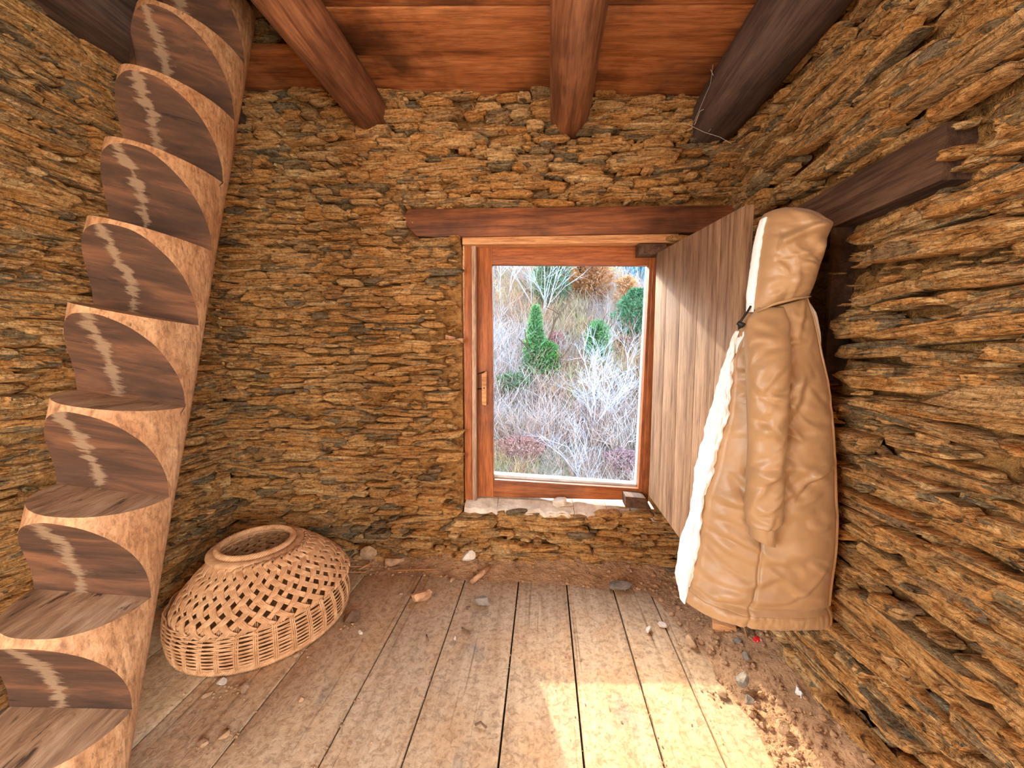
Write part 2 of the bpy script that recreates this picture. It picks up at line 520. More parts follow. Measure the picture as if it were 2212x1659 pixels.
def lay_stones(ulen, vlen, holes, seed, hmin, hmax, keep):
    r = random.Random(seed)
    out = []
    v = 0.0
    while v < vlen:
        h = r.uniform(hmin, hmax) * (1.45 if r.random() < .12 else 1)
        u = -r.uniform(0, .2)
        while u < ulen:
            hh = h * r.uniform(.65, 1.25)
            L = min(max(hh * r.choice((r.uniform(1.6, 4.5), r.uniform(3, 8))), .045), .40)
            cu, cv = u + L / 2, v + h / 2 + .03 * nz(u * 1.3, v * 1.7, seed) + r.uniform(-.25, .25) * h
            u += L * r.uniform(.90, 1.02)
            if r.random() > keep: continue
            bad = False
            for (a0, a1, b0, b1) in holes:
                mg = .025 if b1 - b0 < .7 else -.012
                if cu + L * .5 > a0 - mg and cu - L * .5 < a1 + mg and cv + hh * .4 > b0 and cv - hh * .4 < b1:
                    bad = True
            if bad or cu < -.02 or cu > ulen + .02 or cv > vlen: continue
            if hh > .05 and r.random() < .45:     # a thick place filled with two thin flakes
                out.append((cu, cv - hh * .24, L, hh * .55, r.gauss(0, .06), r.uniform(.0, .035)))
                out.append((cu + r.uniform(-.02, .02), cv + hh * .26, L * r.uniform(.6, 1), hh * .5, r.gauss(0, .07), r.uniform(-.005, .03)))
            else:
                out.append((cu, cv, L, hh * .97, r.gauss(0, .05), r.uniform(-.014, .038)))
        v += h * .90
    return out

def build_wall(name, org, U, N, ulen, vlen, holes, seed, hmin, hmax, core_boxes, mud_bias=0.0, keep=.95, extra=(), relief=1.0):
    org, U, N = map(lambda a: np.array(a, float), (org, U, N))
    V = np.array([0, 0, 1.0])
    # mud bed between the stones, with the wall's own core behind it
    st = .022
    nu, nv = int(ulen / st) + 1, int(vlen / st) + 1
    mb = MB()
    idx = {}
    for j in range(nv + 1):
        for i in range(nu + 1):
            u, v = min(i * st, ulen), min(j * st, vlen)
            d = mud_bias - .034 + .062 * fbm(u * 3.1 + seed, v * 4.2, seed, 2) + .042 * fbm(u * 15, v * 26, seed + 4, 2)
            p = org + U * u + V * v + N * d
            idx[i, j] = len(mb.v); mb.v.append(tuple(p))
    for j in range(nv):
        for i in range(nu):
            u, v = (i + .5) * st, (j + .5) * st
            if any(a0 < u < a1 and b0 < v < b1 for (a0, a1, b0, b1) in holes): continue
            mb.f.append((idx[i, j], idx[i + 1, j], idx[i + 1, j + 1], idx[i, j + 1])); mb.m.append(0)
    for bx in core_boxes: mb.box(*bx)
    me = mesh_of(name, mb.v, mb.f, True, [M['mud']], mb.m)
    wall = link(name, me, kind='structure')
    stones = list(extra) + lay_stones(ulen, vlen, holes, seed, hmin, hmax, keep)
    rc = random.Random(seed + 500)
    for _ in range(int(ulen * vlen * 260)):            # small flakes pushed into the mud
        cu, cv, L = rc.uniform(0, ulen), rc.uniform(0, min(vlen, 2.65)), rc.uniform(.015, .06)
        if any(a0 - L * .6 < cu < a1 + L * .6 and b0 - .02 < cv < b1 + .02 for (a0, a1, b0, b1) in holes): continue
        stones.append((cu, cv, L, L * rc.uniform(.18, .5), rc.gauss(0, .22), rc.uniform(-.004, .024)))
    rows = []
    for (cu, cv, L, h, rot, proud) in stones:
        c = org + U * cu + V * cv + N * proud * relief
        X, Y_, z = px_of(c)
        inside = z > .1 and -40 < X < 2252 and -40 < Y_ < 1700
        s = (L * h / max(z, .3) ** 2) if inside else -1
        ca, sa = math.cos(rot), math.sin(rot)
        U2, V2 = U * ca + V * sa, V * ca - U * sa
        dep = min(.022 + .3 * h, .042)
        rows.append((s, c, U2 * L, V2 * h, N * dep))
    rows.sort(key=lambda q: -q[0])
    rr = random.Random(seed)
    for s, c, a, b, n_ in rows[:300]:
        o = link('stone', rr.choice(TPL_MESH), wall)
        o.matrix_basis = Matrix(((a[0], b[0], n_[0], c[0]), (a[1], b[1], n_[1], c[1]), (a[2], b[2], n_[2], c[2]), (0, 0, 0, 1)))
    V_, F_ = [], []
    base = 0
    for s, c, a, b, n_ in rows[300:]:
        tv, tf = rr.choice(TPL_LO)
        V_.append(c + tv[:, :1] * a + tv[:, 1:2] * b + tv[:, 2:3] * n_)
        F_ += [tuple(i + base for i in f) for f in tf]
        base += len(tv)
    if V_:
        me = mesh_of('small_stones', np.concatenate(V_), F_, True, [M['stone']])
        link('small_stones', me, wall, kind='stuff')
    return wall

WX0, WX1, WZ0, WZ1 = -0.465, 0.64, 0.345, 1.86      # the opening in the wall with the window
wb_holes = [(WX0 - XL, WX1 - XL, WZ0, WZ1), (-.70 - XL, 1.0 - XL, 1.875, 2.0)]
TH = .45
core_back = [(XL - .4, WX0 - .35, D + .05, D + TH, -.1, TOP), (WX1 + .02, XR + .5, D + .05, D + TH, -.1, TOP),
             (WX0 - .35, WX1 + .02, D + .05, D + TH, 2.25, TOP), (WX0 - .35, WX1 + .02, D + .05, D + TH, -.1, .30),
             (WX0 - .36, WX0 - .01, D + .05, D + .16, .2, 2.3), (WX0 - .36, WX1 + .02, D + .05, D + .16, WZ1 + .02, 2.3)]
wall_back = build_wall('wall_back', (XL, D, 0), (1, 0, 0), (0, -1, 0), XR - XL, 3.1, wb_holes, 11, .024, .054, core_back, -.006, .95, (), 1.45)

# right wall: niche below a short lintel
NI_Y0, NI_Y1, NI_Z0, NI_Z1 = 1.43, 2.0, 1.13, 1.67
YR0 = -.15
def ur(y): return D - y      # u runs from the far corner towards the camera
wr_holes = [(ur(NI_Y1), ur(NI_Y0), NI_Z0, NI_Z1), (ur(1.62), ur(1.065), 1.665, 1.81)]
core_right = [(XR + .05, XR + .5, -.45, NI_Y0, -.1, TOP), (XR + .05, XR + .5, YB, -2.05, -.1, TOP), (XR + .05, XR + .5, -2.05, -.45, 2.2, TOP), (XR + .05, XR + .5, NI_Y1, D + .1, -.1, TOP), (XR + .05, XR + .5, NI_Y0, NI_Y1, -.1, NI_Z0),
              (XR + .05, XR + .5, NI_Y0, NI_Y1, NI_Z1, TOP), (XR + .4, XR + .5, NI_Y0, NI_Y1, NI_Z0, NI_Z1)]  # core left open behind the camera for the added right fill lamp
long_slab = [(ur(1.02), 1.905, .52, .05, .0, .03), (ur(1.33), 1.87, .26, .035, .0, .03), (ur(.80), 1.74, .30, .06, .03, .03)]
wall_right = build_wall('wall_right', (XR, D, 0), (0, -1, 0), (-1, 0, 0), D - YR0, 2.75, wr_holes, 23, .032, .068, core_right, -.008, .95, long_slab, 1.5)
core_left = [(XL - .5, XL - .05, -.20, D + .1, -.1, TOP), (XL - .5, XL - .05, YB, -2.08, -.1, TOP), (XL - .5, XL - .05, -2.08, -.20, 2.2, TOP)]  # gap behind the camera made for the added left fill lamp
wall_left = build_wall('wall_left', (XL, .2, 0), (0, 1, 0), (1, 0, 0), D - .2, 3.1, [], 37, .036, .072, core_left, .006, .95, (), 1.15)

# the wall behind the photographer
m = MB()
m.box(XL - .4, XR + .4, YB - .3, YB, 0, TOP)
m.build('wall_front', M['mud'], kind='structure')
# ------------------------------------------------------------------ floor of planks
m = MB(); m.box(XL - .2, XR + .2, YB - .4, D + .2, -.12, -.035)
floor = m.build('floor', M['subfloor'], kind='structure')
edges = [-1.92, -1.60, -1.285, -.990, -.671, -.422, -.129, .130, .372, .558]
for i in range(len(edges)):
    x0 = edges[i] + .0035
    zt = random.uniform(-.002, .001)
    m = MB()
    yend = D - random.uniform(.02, .10)
    if i < len(edges) - 1:
        x1 = edges[i + 1] - .0035
        m.hexa([(x0, YB, -.03), (x1, YB, -.03), (x1, yend, -.03), (x0, yend, -.03)], [(x0, YB, zt), (x1, YB, zt), (x1, yend, zt), (x0, yend, zt)])
    else:
        lo = [(x0, YB, -.03), (.80, YB, -.03), (.72, 1.2, -.03), (.645, 1.85, -.03), (x0, 1.95, -.03)]
        vs = lo + [(a, b, zt) for a, b, c in lo]
        fs = [(4, 3, 2, 1, 0), (5, 6, 7, 8, 9)] + [(k, (k + 1) % 5, (k + 1) % 5 + 5, k + 5) for k in range(5)]
        m.add(vs, fs)
    m.build('floor_plank', M['floor'], floor, bevel=.0018)

# ------------------------------------------------------------------ ceiling boards and the dark loft above the hatch
m = MB()
XH = -1.0          # boards stop at the first log: hatch to the left of it
m.hexa([(XH, YB, ceil_z(XH) + .035), (XR + .3, YB, ceil_z(XR) + .035), (XR + .3, D, ceil_z(XR) + .035), (XH, D, ceil_z(XH) + .035)],
       [(XH, YB, ceil_z(XH) + .09), (XR + .3, YB, ceil_z(XR) + .09), (XR + .3, D, ceil_z(XR) + .09), (XH, D, ceil_z(XH) + .09)])
m.box(XL - .3, XH, YB, .55, 2.72, 2.80)
m.box(XL - .4, XR + .4, YB - .3, D + .3, TOP, TOP + .1)
m.box(XH + .0, XH + .06, .55, 1.80, ceil_z(XH) + .09, TOP)
m.box(XL - .3, XH + .02, .50, .55, 2.72, TOP)
ceiling = m.build('ceiling', M['darkbeam'], kind='structure')
cuts = [2.16, 1.865, 1.61, 1.30, 1.02, .72, .40, .10, -.25, -.6, -1.0, -1.4, -1.8, -2.2]
for i in range(len(cuts) - 1):
    y1, y0 = cuts[i] - .002, cuts[i + 1] + .002
    xa = XL if i == 0 else XH + .02
    xb = XR + .05
    dz = random.uniform(0, .004)
    sl = .02 if i == 0 else 0
    m = MB()
    za, zb = ceil_z(xa) + dz, ceil_z(xb) + dz
    m.hexa([(xa, y0 - sl * 2, za), (xb, y0 + .01, zb), (xb, y1, zb), (xa, y1 - sl * 0, za)],
           [(xa, y0 - sl * 2, za + .03), (xb, y0 + .01, zb + .03), (xb, y1, zb + .03), (xa, y1, za + .03)])
    m.build('ceiling_board', M['board'], ceiling, bevel=.002)

def log_beam(name, p0, p1, r0, r1, mat, label, seed, squash=1.0, square=2.0):
    p0, p1 = np.array(p0, float), np.array(p1, float)
    n, rings = 28, 40
    vs = []
    for i in range(rings):
        t = i / (rings - 1)
        c = p0 + (p1 - p0) * t + np.array([.012 * nz(t * 3, seed), 0, .010 * nz(t * 3 + 9, seed)])
        r = r0 + (r1 - r0) * t
        if t < .03: r *= .90 + 3.3 * t
        for k in range(n):
            a = 2 * math.pi * k / n
            ca, sa = math.cos(a), math.sin(a)
            s_ = (abs(ca) ** square + abs(sa) ** square) ** (-1 / square)
            rr = r * s_ * (1 + .05 * nz(ca * 1.2 + seed, sa * 1.2, t * 4) + .02 * nz(ca * 4, sa * 4 + seed, t * 9))
            vs.append(c + np.array([ca * rr, 0, sa * rr * squash]))
    fs = []
    for i in range(rings - 1):
        for k in range(n):
            fs.append((i * n + k, i * n + (k + 1) % n, (i + 1) * n + (k + 1) % n, (i + 1) * n + k))
    fs.append(tuple(range(n))); fs.append(tuple((rings - 1) * n + k for k in range(n - 1, -1, -1)))
    me = mesh_of(name, vs, fs, True, [mat])
    bm = bmesh.new(); bm.from_mesh(me); bmesh.ops.recalc_face_normals(bm, faces=bm.faces); bm.to_mesh(me); bm.free()
    me.set_sharp_from_angle(angle=math.radians(50))
    return link(name, me, label=label, cat='beam', group='ceiling joists')
rl = .103
log_beam('log_joist', (-.955, D + .03, ceil_z(-.955) - rl - .002), (-.935, YB + .1, ceil_z(-.935) - rl - .002), rl, .105, M['log'], 'round reddish log joist beside the dark ceiling hatch', 1.3)
log_beam('log_joist', (.118, D + .03, ceil_z(.118) - .105), (.075, YB + .1, ceil_z(.075) - .105), .103, .105, M['log'], 'cracked round log joist at the middle of the ceiling above the window', 5.7)
log_beam('log_joist', (.845, D + .03, ceil_z(.84) - .118), (.83, YB + .1, ceil_z(.83) - .118), .112, .118, M['darkbeam'], 'dark sooty squared joist hung with cobwebs along the right wall', 8.8, 1.0, 3.4)
# dark plate beam along the left wall below the hatch
m = MB(); m.box(XL - .02, -1.66, .3, D - .02, 2.50, 2.68)
m.build('plate_beam', M['darkbeam'], bevel=.012, label='black squared beam lying along the top of the left wall', cat='beam')

# ------------------------------------------------------------------ the window
win = empty('window_1', (0, 0, 0), kind='structure')
YF = 2.195           # inner face of the frame
def quad_bar(name, a, b, c, d, y0, y1, mat, parent, bevel=.003, **kw):
    """bar with a four-cornered face (x,z) and depth y0..y1"""
    m = MB()
    m.hexa([(p[0], y0, p[1]) for p in (a, b, c, d)], [(p[0], y1, p[1]) for p in (a, b, c, d)])
    return m.build(name, mat, parent, bevel=bevel, **kw)
def P(x, y, Y): q = onY(x, y, Y); return (q[0], q[2])
# outer frame: left post with its pale weathered edge, head and right post
quad_bar('frame_post', P(1003, 526, YF), P(1019, 526, YF), P(1021, 1079, YF), P(1005, 1078, YF), YF - .01, YF + .10, M['frame'], win)
quad_bar('frame_edge', P(1019, 530, YF - .015), P(1028, 530, YF - .015), P(1030, 1080, YF - .015), P(1021, 1080, YF - .015), YF - .025, YF + .08, M['paleedge'], win)
quad_bar('frame_post', P(1412, 530, YF), P(1428, 530, YF), P(1400, 1085, YF), P(1386, 1083, YF), YF + .0, YF + .10, M['frame'], win)
quad_bar('frame_head', P(1001, 512, YF - .03), P(1462, 508, YF - .03), P(1462, 527, YF - .03), P(1001, 531, YF - .03), YF - .06, YF + .10, M['palewood'], win)
# sash
sash = empty('sash', parent=win)
ys0, ys1 = YF + .012, YF + .055
quad_bar('stile', P(1031, 533, ys0), P(1063, 533, ys0), P(1066, 1074, ys0), P(1033, 1073, ys0), ys0, ys1, M['frame'], sash)
quad_bar('stile', P(1405, 533, ys0), P(1419, 533, ys0), P(1391, 1083, ys0), P(1378, 1080, ys0), ys0, ys1, M['frame'], sash)
quad_bar('rail', P(1063, 533, ys0), P(1405, 533, ys0), P(1405, 573, ys0), P(1063, 571, ys0), ys0 + .001, ys1, M['rail'], sash)
quad_bar('rail', P(1066, 1036, ys0), P(1379, 1056, ys0), P(1378, 1081, ys0), P(1066, 1074, ys0), ys0 + .001, ys1, M['rail'], sash)
quad_bar('pane', P(1058, 566, YF + .04), P(1410, 566, YF + .04), P(1385, 1062, YF + .04), P(1060, 1044, YF + .04), YF + .036, YF + .040, M['glass'], sash, bevel=0)
# white strips standing in for the sunlit outer reveal, brightness put into colour
quad_bar('sunlit_edge', P(1398, 570, ys1 + .004), P(1407, 570, ys1 + .004), P(1380, 1060, ys1 + .004), P(1373, 1055, ys1 + .004), ys1 + .002, ys1 + .05, M['white'], win)
quad_bar('sunlit_edge', P(1063, 1024, ys1 + .004), P(1376, 1046, ys1 + .004), P(1380, 1066, ys1 + .004), P(1062, 1046, ys1 + .004), ys1 + .002, ys1 + .06, M['white'], win)
quad_bar('sunlit_edge', P(1060, 566, ys1 + .004), P(1408, 567, ys1 + .004), P(1408, 575, ys1 + .004), P(1060, 573, ys1 + .004), ys1 + .002, ys1 + .02, M['white'], win)
# broken wooden pull on the sash
h = empty('sash_handle', parent=win)
quad_bar('handle_grip', P(1040, 808, ys0 - .03), P(1051, 802, ys0 - .03), P(1050, 876, ys0 - .03), P(1041, 874, ys0 - .03), ys0 - .03, ys0 + .001, M['palewood'], h, label='pale chipped wooden grip')
m = MB(); m.tube([onY(1047, 838, ys0 - .03), onY(1040, 840, ys0 - .02), onY(1032, 840, ys0)], .004, 6); m.tube([onY(1046, 803, ys0 - .025), onY(1032, 808, ys0 + .002)], .003, 6)
m.build('handle_wire', M['black'], h)
h['label'] = 'broken wooden pull on the left stile'
# lintel over the window
lt = [(-.770, 1.985), (-.745, 2.020), (.985, 1.990), (.985, 1.856), (-.60, 1.868), (-.70, 1.875), (-.755, 1.93)]
m = MB()
lo = [(a, D - .035, b) for a, b in lt]; hi = [(a, D + .15, b) for a, b in lt]
m.add(lo + hi, [tuple(range(6, -1, -1)), tuple(range(7, 14))] + [(k, (k + 1) % 7, (k + 1) % 7 + 7, k + 7) for k in range(7)])
m.build('window_lintel', M['lintel'], bevel=.006, label='thick reddish wooden lintel beam over the window', cat='beam')
# pivot blocks of the shutter
quad_bar('pivot_block', P(1378, 529, 2.14), P(1437, 529, 2.14), P(1437, 551, 2.14), P(1378, 551, 2.14), 2.12, 2.20, M['plankdark'], None, label='dark wooden pivot block at the top corner of the window', cat='block')
quad_bar('pivot_block', P(1349, 1068, 2.14), P(1392, 1072, 2.14), P(1404, 1096, 2.14), P(1349, 1092, 2.14), 2.11, 2.20, M['plankdark'], None, label='brown wooden pivot block on the stone sill', cat='block')
# flat sill stones, parts of the wall below the window
def flat_stone(name, cx, cy, z, sx, sy, h, rot, mat, parent=None, seed=0, tilt=(0, 0), **kw):
    r = random.Random(seed)
    n = 11
    out = []
    for k in range(n):
        a = 2 * math.pi * k / n
        s_ = (abs(math.cos(a)) ** 3 + abs(math.sin(a)) ** 3) ** (-1 / 3) * r.uniform(.82, 1.08)
        out.append((math.cos(a) * s_ * sx / 2, math.sin(a) * s_ * sy / 2))
    vs = [(x, y, -h / 2 + r.uniform(0, .1) * h) for x, y in out] + [(x * 1.02, y * 1.02, h * r.uniform(.15, .4)) for x, y in out] + \
         [(x * .78, y * .78, h * r.uniform(.4, .55)) for x, y in out] + [(0, 0, h * .5)]
    fs = [tuple(range(n - 1, -1, -1))]
    for i in range(2):
        for k in range(n): fs.append((i * n + k, i * n + (k + 1) % n, (i + 1) * n + (k + 1) % n, (i + 1) * n + k))
    for k in range(n): fs.append((2 * n + k, 2 * n + (k + 1) % n, 3 * n))
    me = mesh_of(name, vs, fs, False, [mat])
    o = link(name, me, parent, **kw)
    o.matrix_basis = Matrix.Translation((cx, cy, z)) @ Matrix.Rotation(rot, 4, 'Z') @ Matrix.Rotation(tilt[0], 4, 'X') @ Matrix.Rotation(tilt[1], 4, 'Y')
    return o
def sill_slab(x0, x1, z0, z1, seed):
    r = random.Random(seed)
    n = 7
    yf = [2.125 + r.uniform(-.012, .015) for _ in range(n)]
    xsn = np.linspace(x0, x1, n)
    jl, jr = r.uniform(-.012, .012), r.uniform(-.012, .012)
    m = MB()
    rows = [(2.30, 0), (2.20, .0), (None, -.006), (None, -.030)]
    vs = []
    for yy, dz in rows:
        for i in range(n):
            t_ = i / (n - 1)
            y = yy if yy else yf[i] + (.008 if dz > -.02 else .0)
            vs.append((xsn[i] + (jl * (1 - t_) + jr * t_) * (2.3 - y) * 6, y, z0 + (z1 - z0) * t_ + dz - .036 * max(0, min(1, (2.215 - y) / .09)) + .006 * nz(xsn[i] * 12, y * 14, seed)))
    fs = [(j * n + i, (j + 1) * n + i, (j + 1) * n + i + 1, j * n + i + 1) for j in range(3) for i in range(n - 1)]
    k = len(vs)
    vs += [(v[0], v[1] if v[1] > 2.15 else v[1] + .03, v[2] - .03) for v in vs[:n]] + [(v[0], v[1] + .03, v[2] - .012) for v in vs[3 * n:4 * n]]
    fs += [(3 * n + i, k + n + i, k + n + i + 1, 3 * n + i + 1) for i in range(n - 1)]
    fs += [(0, k, k + n, 3 * n, 2 * n, n), (n - 1, 2 * n - 1, 3 * n - 1, 4 * n - 1, k + 2 * n - 1, k + n - 1)]
    m.add(vs, fs)
    return m.build('sill_stone', M['whitestone'], wall_back)
sxe = [-.455, -.265, -.02, .17, .36, .50, .64]
for i in range(6):
    zz = [.385, .384, .378, .370, .364, .356, .350]
    sill_slab(sxe[i] + .004, sxe[i + 1] - .004, zz[i] + random.uniform(-.006, .004), zz[i + 1] + random.uniform(-.006, .004), 50 + i)
flat_stone('loose_stone', .10, 2.165, .382, .082, .05, .04, .3, M['whitestone'], None, 71, (.25, -.15), label='small pale stone standing on the window sill', cat='stone')
# lath stuck in the hole beside the frame
m = MB()
a, b = onY(963, 728, D - .02), onY(999, 737, D - .02)
m.hexa([(a[0], D - .03, a[2] - .012), (b[0], D - .025, b[2] - .010), (b[0], D + .05, b[2] - .010), (a[0], D + .05, a[2] - .012)],
       [(a[0], D - .03, a[2] + .012), (b[0], D - .025, b[2] + .014), (b[0], D + .05, b[2] + .014), (a[0], D + .05, a[2] + .012)])
m.build('wood_lath', M['rotwood'], bevel=.002, label='short orange wood lath stuck in the wall left of the window', cat='lath')

# ------------------------------------------------------------------ shutter, swung open into the room
SH = empty('window_shutter', (.60, 2.15, .45), label='brown plank shutter swung open into the room from the window', cat='shutter')
sdir = np.array([.07, -1.0, 0]); sdir /= np.linalg.norm(sdir)
snor = np.array([-1.0, -.07, 0]); snor /= np.linalg.norm(snor)
SH0 = np.array([.602, 2.14, 0])
def sh_pt(s, z, t): return tuple(SH0 + sdir * s + snor * t + np.array([0, 0, z]) - np.array(SH.location))
s_edges = [0, .155, .32, .49, .65, .805]
for i in range(5):
    s0, s1 = s_edges[i] + .0015, s_edges[i + 1] - .0015
    zt0, zt1 = 1.762 - .055 * s0, 1.762 - .055 * s1
    zb0, zb1 = .445 - .10 * s0, .445 - .10 * s1
    m = MB()
    m.hexa([sh_pt(s0, zb0, -.012), sh_pt(s1, zb1, -.012), sh_pt(s1, zt1, -.012), sh_pt(s0, zt0, -.012)],
           [sh_pt(s0, zb0, .014), sh_pt(s1, zb1, .014), sh_pt(s1, zt1, .014), sh_pt(s0, zt0, .014)])
    m.build('shutter_plank', M['shutter'], SH, bevel=.0025)
for z in (.62, 1.55):
    m = MB()
    m.hexa([sh_pt(.06, z, -.04), sh_pt(.72, z, -.04), sh_pt(.72, z + .07, -.04), sh_pt(.06, z + .07, -.04)],
           [sh_pt(.06, z, -.012), sh_pt(.72, z, -.012), sh_pt(.72, z + .07, -.012), sh_pt(.06, z + .07, -.012)])
    m.build('batten', M['shutter'], SH, bevel=.002)

# ------------------------------------------------------------------ niche lintel in the right wall
m = MB(); m.box(XR - .028, XR + .2, 1.07, 1.72, 1.668, 1.806)
m.build('niche_lintel', M['plankdark'], bevel=.004, label='dark brown plank lintel set in the stones of the right wall', cat='beam')
m = MB(); m.box(XR - .02, XR + .25, NI_Y0 - .0, NI_Y0 + .02, NI_Z0, NI_Z1)
m.build('niche_jamb', M['plankdark'], bevel=.003, label='dark narrow board lining the niche behind the coat', cat='board')

# ------------------------------------------------------------------ notched log ladder
LB = np.array([-1.237, .841, .306]); LV = np.array([-.015, .083, .265])
LC = np.array([.126, .035, -.028]); HL = np.linalg.norm(LC)
e1 = LC / HL
e2 = np.array([e1[1], -e1[0], 0]); e2 /= np.linalg.norm(e2)      # the way the noses point
ey = -e2
e3 = np.cross(e1, ey)
LM = Matrix(((e1[0], ey[0], e3[0], LB[0]), (e1[1], ey[1], e3[1], LB[1]), (e1[2], ey[2], e3[2], LB[2]), (0, 0, 0, 1)))
sv = np.array([LV @ e1, LV @ ey, LV @ e3])                       # one step up, in the ladder's own frame
def lad_r(k): return 1 + .022 * k
def lad_ring(k, n=64):
    c = sv * k
    f = lad_r(k)
    out = []
    for i in range(n):
        a = 2 * math.pi * i / n
        ca, sa = math.cos(a), math.sin(a)
        A = .137 * f
        Bf, Bb = .178 * f, .115 * f
        x = A * math.copysign(abs(ca) ** .92, ca)
        y = (Bb if sa > 0 else Bf) * math.copysign(abs(sa) ** .95, sa)
        w_ = 1 + .035 * nz(ca * 1.3, sa * 1.3, k * .55) + .012 * nz(ca * 4, sa * 4, k * 1.7)
        out.append((c[0] + x * w_, c[1] + y * w_, c[2]))
    return out
ks = np.arange(-1.9, 11.01, .15)
vs, fs, n = [], [], 64
for k in ks: vs += lad_ring(k)
for i in range(len(ks) - 1):
    for j in range(n): fs.append((i * n + j, i * n + (j + 1) % n, (i + 1) * n + (j + 1) % n, (i + 1) * n + j))
fs.append(tuple(range(n - 1, -1, -1))); fs.append(tuple((len(ks) - 1) * n + j for j in range(n)))
me = mesh_of('log_ladder', vs, fs, True, [M['ladder'], M['cut']])
bm = bmesh.new(); bm.from_mesh(me); bmesh.ops.recalc_face_normals(bm, faces=bm.faces); bm.to_mesh(me); bm.free()
ladder = link('log_ladder', me, label='notched wooden log ladder leaning up into the ceiling hatch', cat='ladder')
ladder.matrix_basis = LM
m = MB()
for k in range(-1, 10):
    c, c2 = sv * k, sv * (k + 1)
    f = lad_r(k + 1)
    tipy = c2[1] - .188 * f
    tipz = c2[2] - .007
    prof = [(c[1], c[2])]
    for q in np.linspace(0, 1, 11)[1:]:
        prof.append((c[1] + .008 * math.sin(q * 3.1) + (tipy - c[1]) * q ** 1.3, c[2] + (tipz - c[2]) * (.10 + .90 * q if q > 0 else 0)))
    prof += [(c[1] - .7, tipz), (c[1] - .7, c[2] + .004)]
    nn = len(prof)
    vs = [(x, p[0], p[1]) for x in (-.5, .5) for p in prof]
    fs = [tuple(range(nn)), tuple(range(2 * nn - 1, nn - 1, -1))] + [(i, (i + 1) % nn, (i + 1) % nn + nn, i + nn) for i in range(nn)]
    m.add(vs, fs, 1)
cut_o = m.build('ladder_cutter', [M['ladder'], M['cut']])
cut_o.matrix_basis = LM
md = ladder.modifiers.new('notch', 'BOOLEAN')
md.object = cut_o; md.operation = 'DIFFERENCE'; md.solver = 'EXACT'
bpy.context.view_layer.update()
dg = bpy.context.evaluated_depsgraph_get()
me2 = bpy.data.meshes.new_from_object(ladder.evaluated_get(dg))
ladder.modifiers.clear()
ladder.data = me2
bpy.data.objects.remove(cut_o)
me2.materials.append(M['tread'])
for p_ in me2.polygons:
    if p_.material_index == 1 and p_.normal.z > .8: p_.material_index = 2  # treads paler than risers: wear, and light on their tops put into colour
bm = bmesh.new(); bm.from_mesh(me2)
inv = LM.inverted()
bmesh.ops.bisect_plane(bm, geom=list(bm.verts) + list(bm.edges) + list(bm.faces), plane_co=inv @ Vector((0, 0, .002)), plane_no=(inv.to_3x3() @ Vector((0, 0, 1))), clear_inner=True)
bmesh.ops.bisect_plane(bm, geom=list(bm.verts) + list(bm.edges) + list(bm.faces), plane_co=inv @ Vector((0, 0, 3.2)), plane_no=(inv.to_3x3() @ Vector((0, 0, 1))), clear_outer=True)
bm.to_mesh(me2); bm.free()
me2.polygons.foreach_set('use_smooth', [True] * len(me2.polygons))
me2.set_sharp_from_angle(angle=math.radians(32))
me2.name = 'log_ladder'

# ------------------------------------------------------------------ wicker basket
BK = empty('wicker_basket', (-1.30, 1.62, 0), label='domed wicker basket with an open woven top on the floor', cat='basket')
BH, BD = .365, .165
def bk_r(h):
    return interp([0, .04, .10, .165, .21, .26, .30, .335, .355, .365], [.345, .357, .360, .345, .318, .274, .230, .185, .158, .148], h)
def bk_c(h): return np.array([-.045 * (h / BH) ** 1.5, 0, 0])
def bk_p(th, h, dr=0.0):
    r = bk_r(h) + dr
    return bk_c(h) + np.array([r * math.cos(th), r * math.sin(th), h])
NB = 34
# dense band of rings woven in front of and behind the ribs
m = MB()
h_ = .022
row = 0
while h_ < BD:
    pts = []
    nseg = NB * 4
    for i in range(nseg + 1):
        th = 2 * math.pi * i / nseg
        pts.append(bk_p(th, h_ + .003 * nz(math.cos(th) * 2, math.sin(th) * 2, row * 1.7), .0042 * math.cos(NB / 2 * th + math.pi * row)))
    m.tube(pts, .0034 + .0007 * random.random(), 5, False)
    h_ += .0072; row += 1
m.build('woven_band', M['wicker'], BK, smooth=True, kind='stuff')
# ribs of three canes
m = MB()
for q in (-1, 0, 1):
    m.tube([bk_p(q * .019, h, .006 if q else .007) for h in np.linspace(.004, BD + .02, 12)], .0029, 5)
rib_me = mesh_of('rib', m.v, m.f, True, [M['wicker']])
for i in range(NB):
    o = link('rib', rib_me, BK); o.rotation_euler = (0, 0, 2 * math.pi * (i + .5) / NB)
# two crossing sets of cane bundles in the open part
def bundle(sgn, ph):
    m = MB()
    for q in (-1.5, -.5, .5, 1.5):
        pts = []
        for t in np.linspace(0, 1, 26):
            h = BD - .012 + (BH - .012 - BD) * t
            th = sgn * (.02 + .74 * t) + q * .0092 / max(bk_r(h), .1) * (1.0 - .25 * t)
            wv_ = .0050 * math.cos(t * math.pi * 8 + ph)
            pts.append(bk_p(th, h + q * sgn * .0012, .004 + wv_))
        m.tube(pts, .0041, 5)
    return mesh_of('cane_bundle', m.v, m.f, True, [M['wicker']])
# the dome leans a little, so the turning copies keep to it by a small slant of the rings below
bk_c_keep = bk_c
bk_c = lambda h: np.zeros(3)
bA, bB = bundle(1, 0), bundle(-1, math.pi)
top = empty('open_weave', parent=BK)
for i in range(NB):
    for me in (bA, bB):
        o = link('cane_bundle', me, top); o.rotation_euler = (0, 0, 2 * math.pi * (i + .5) / NB)
bk_c = bk_c_keep
top.matrix_basis = Matrix(((1, 0, -.12, .12 * BD), (0, 1, 0, 0), (0, 0, 1, 0), (0, 0, 0, 1)))
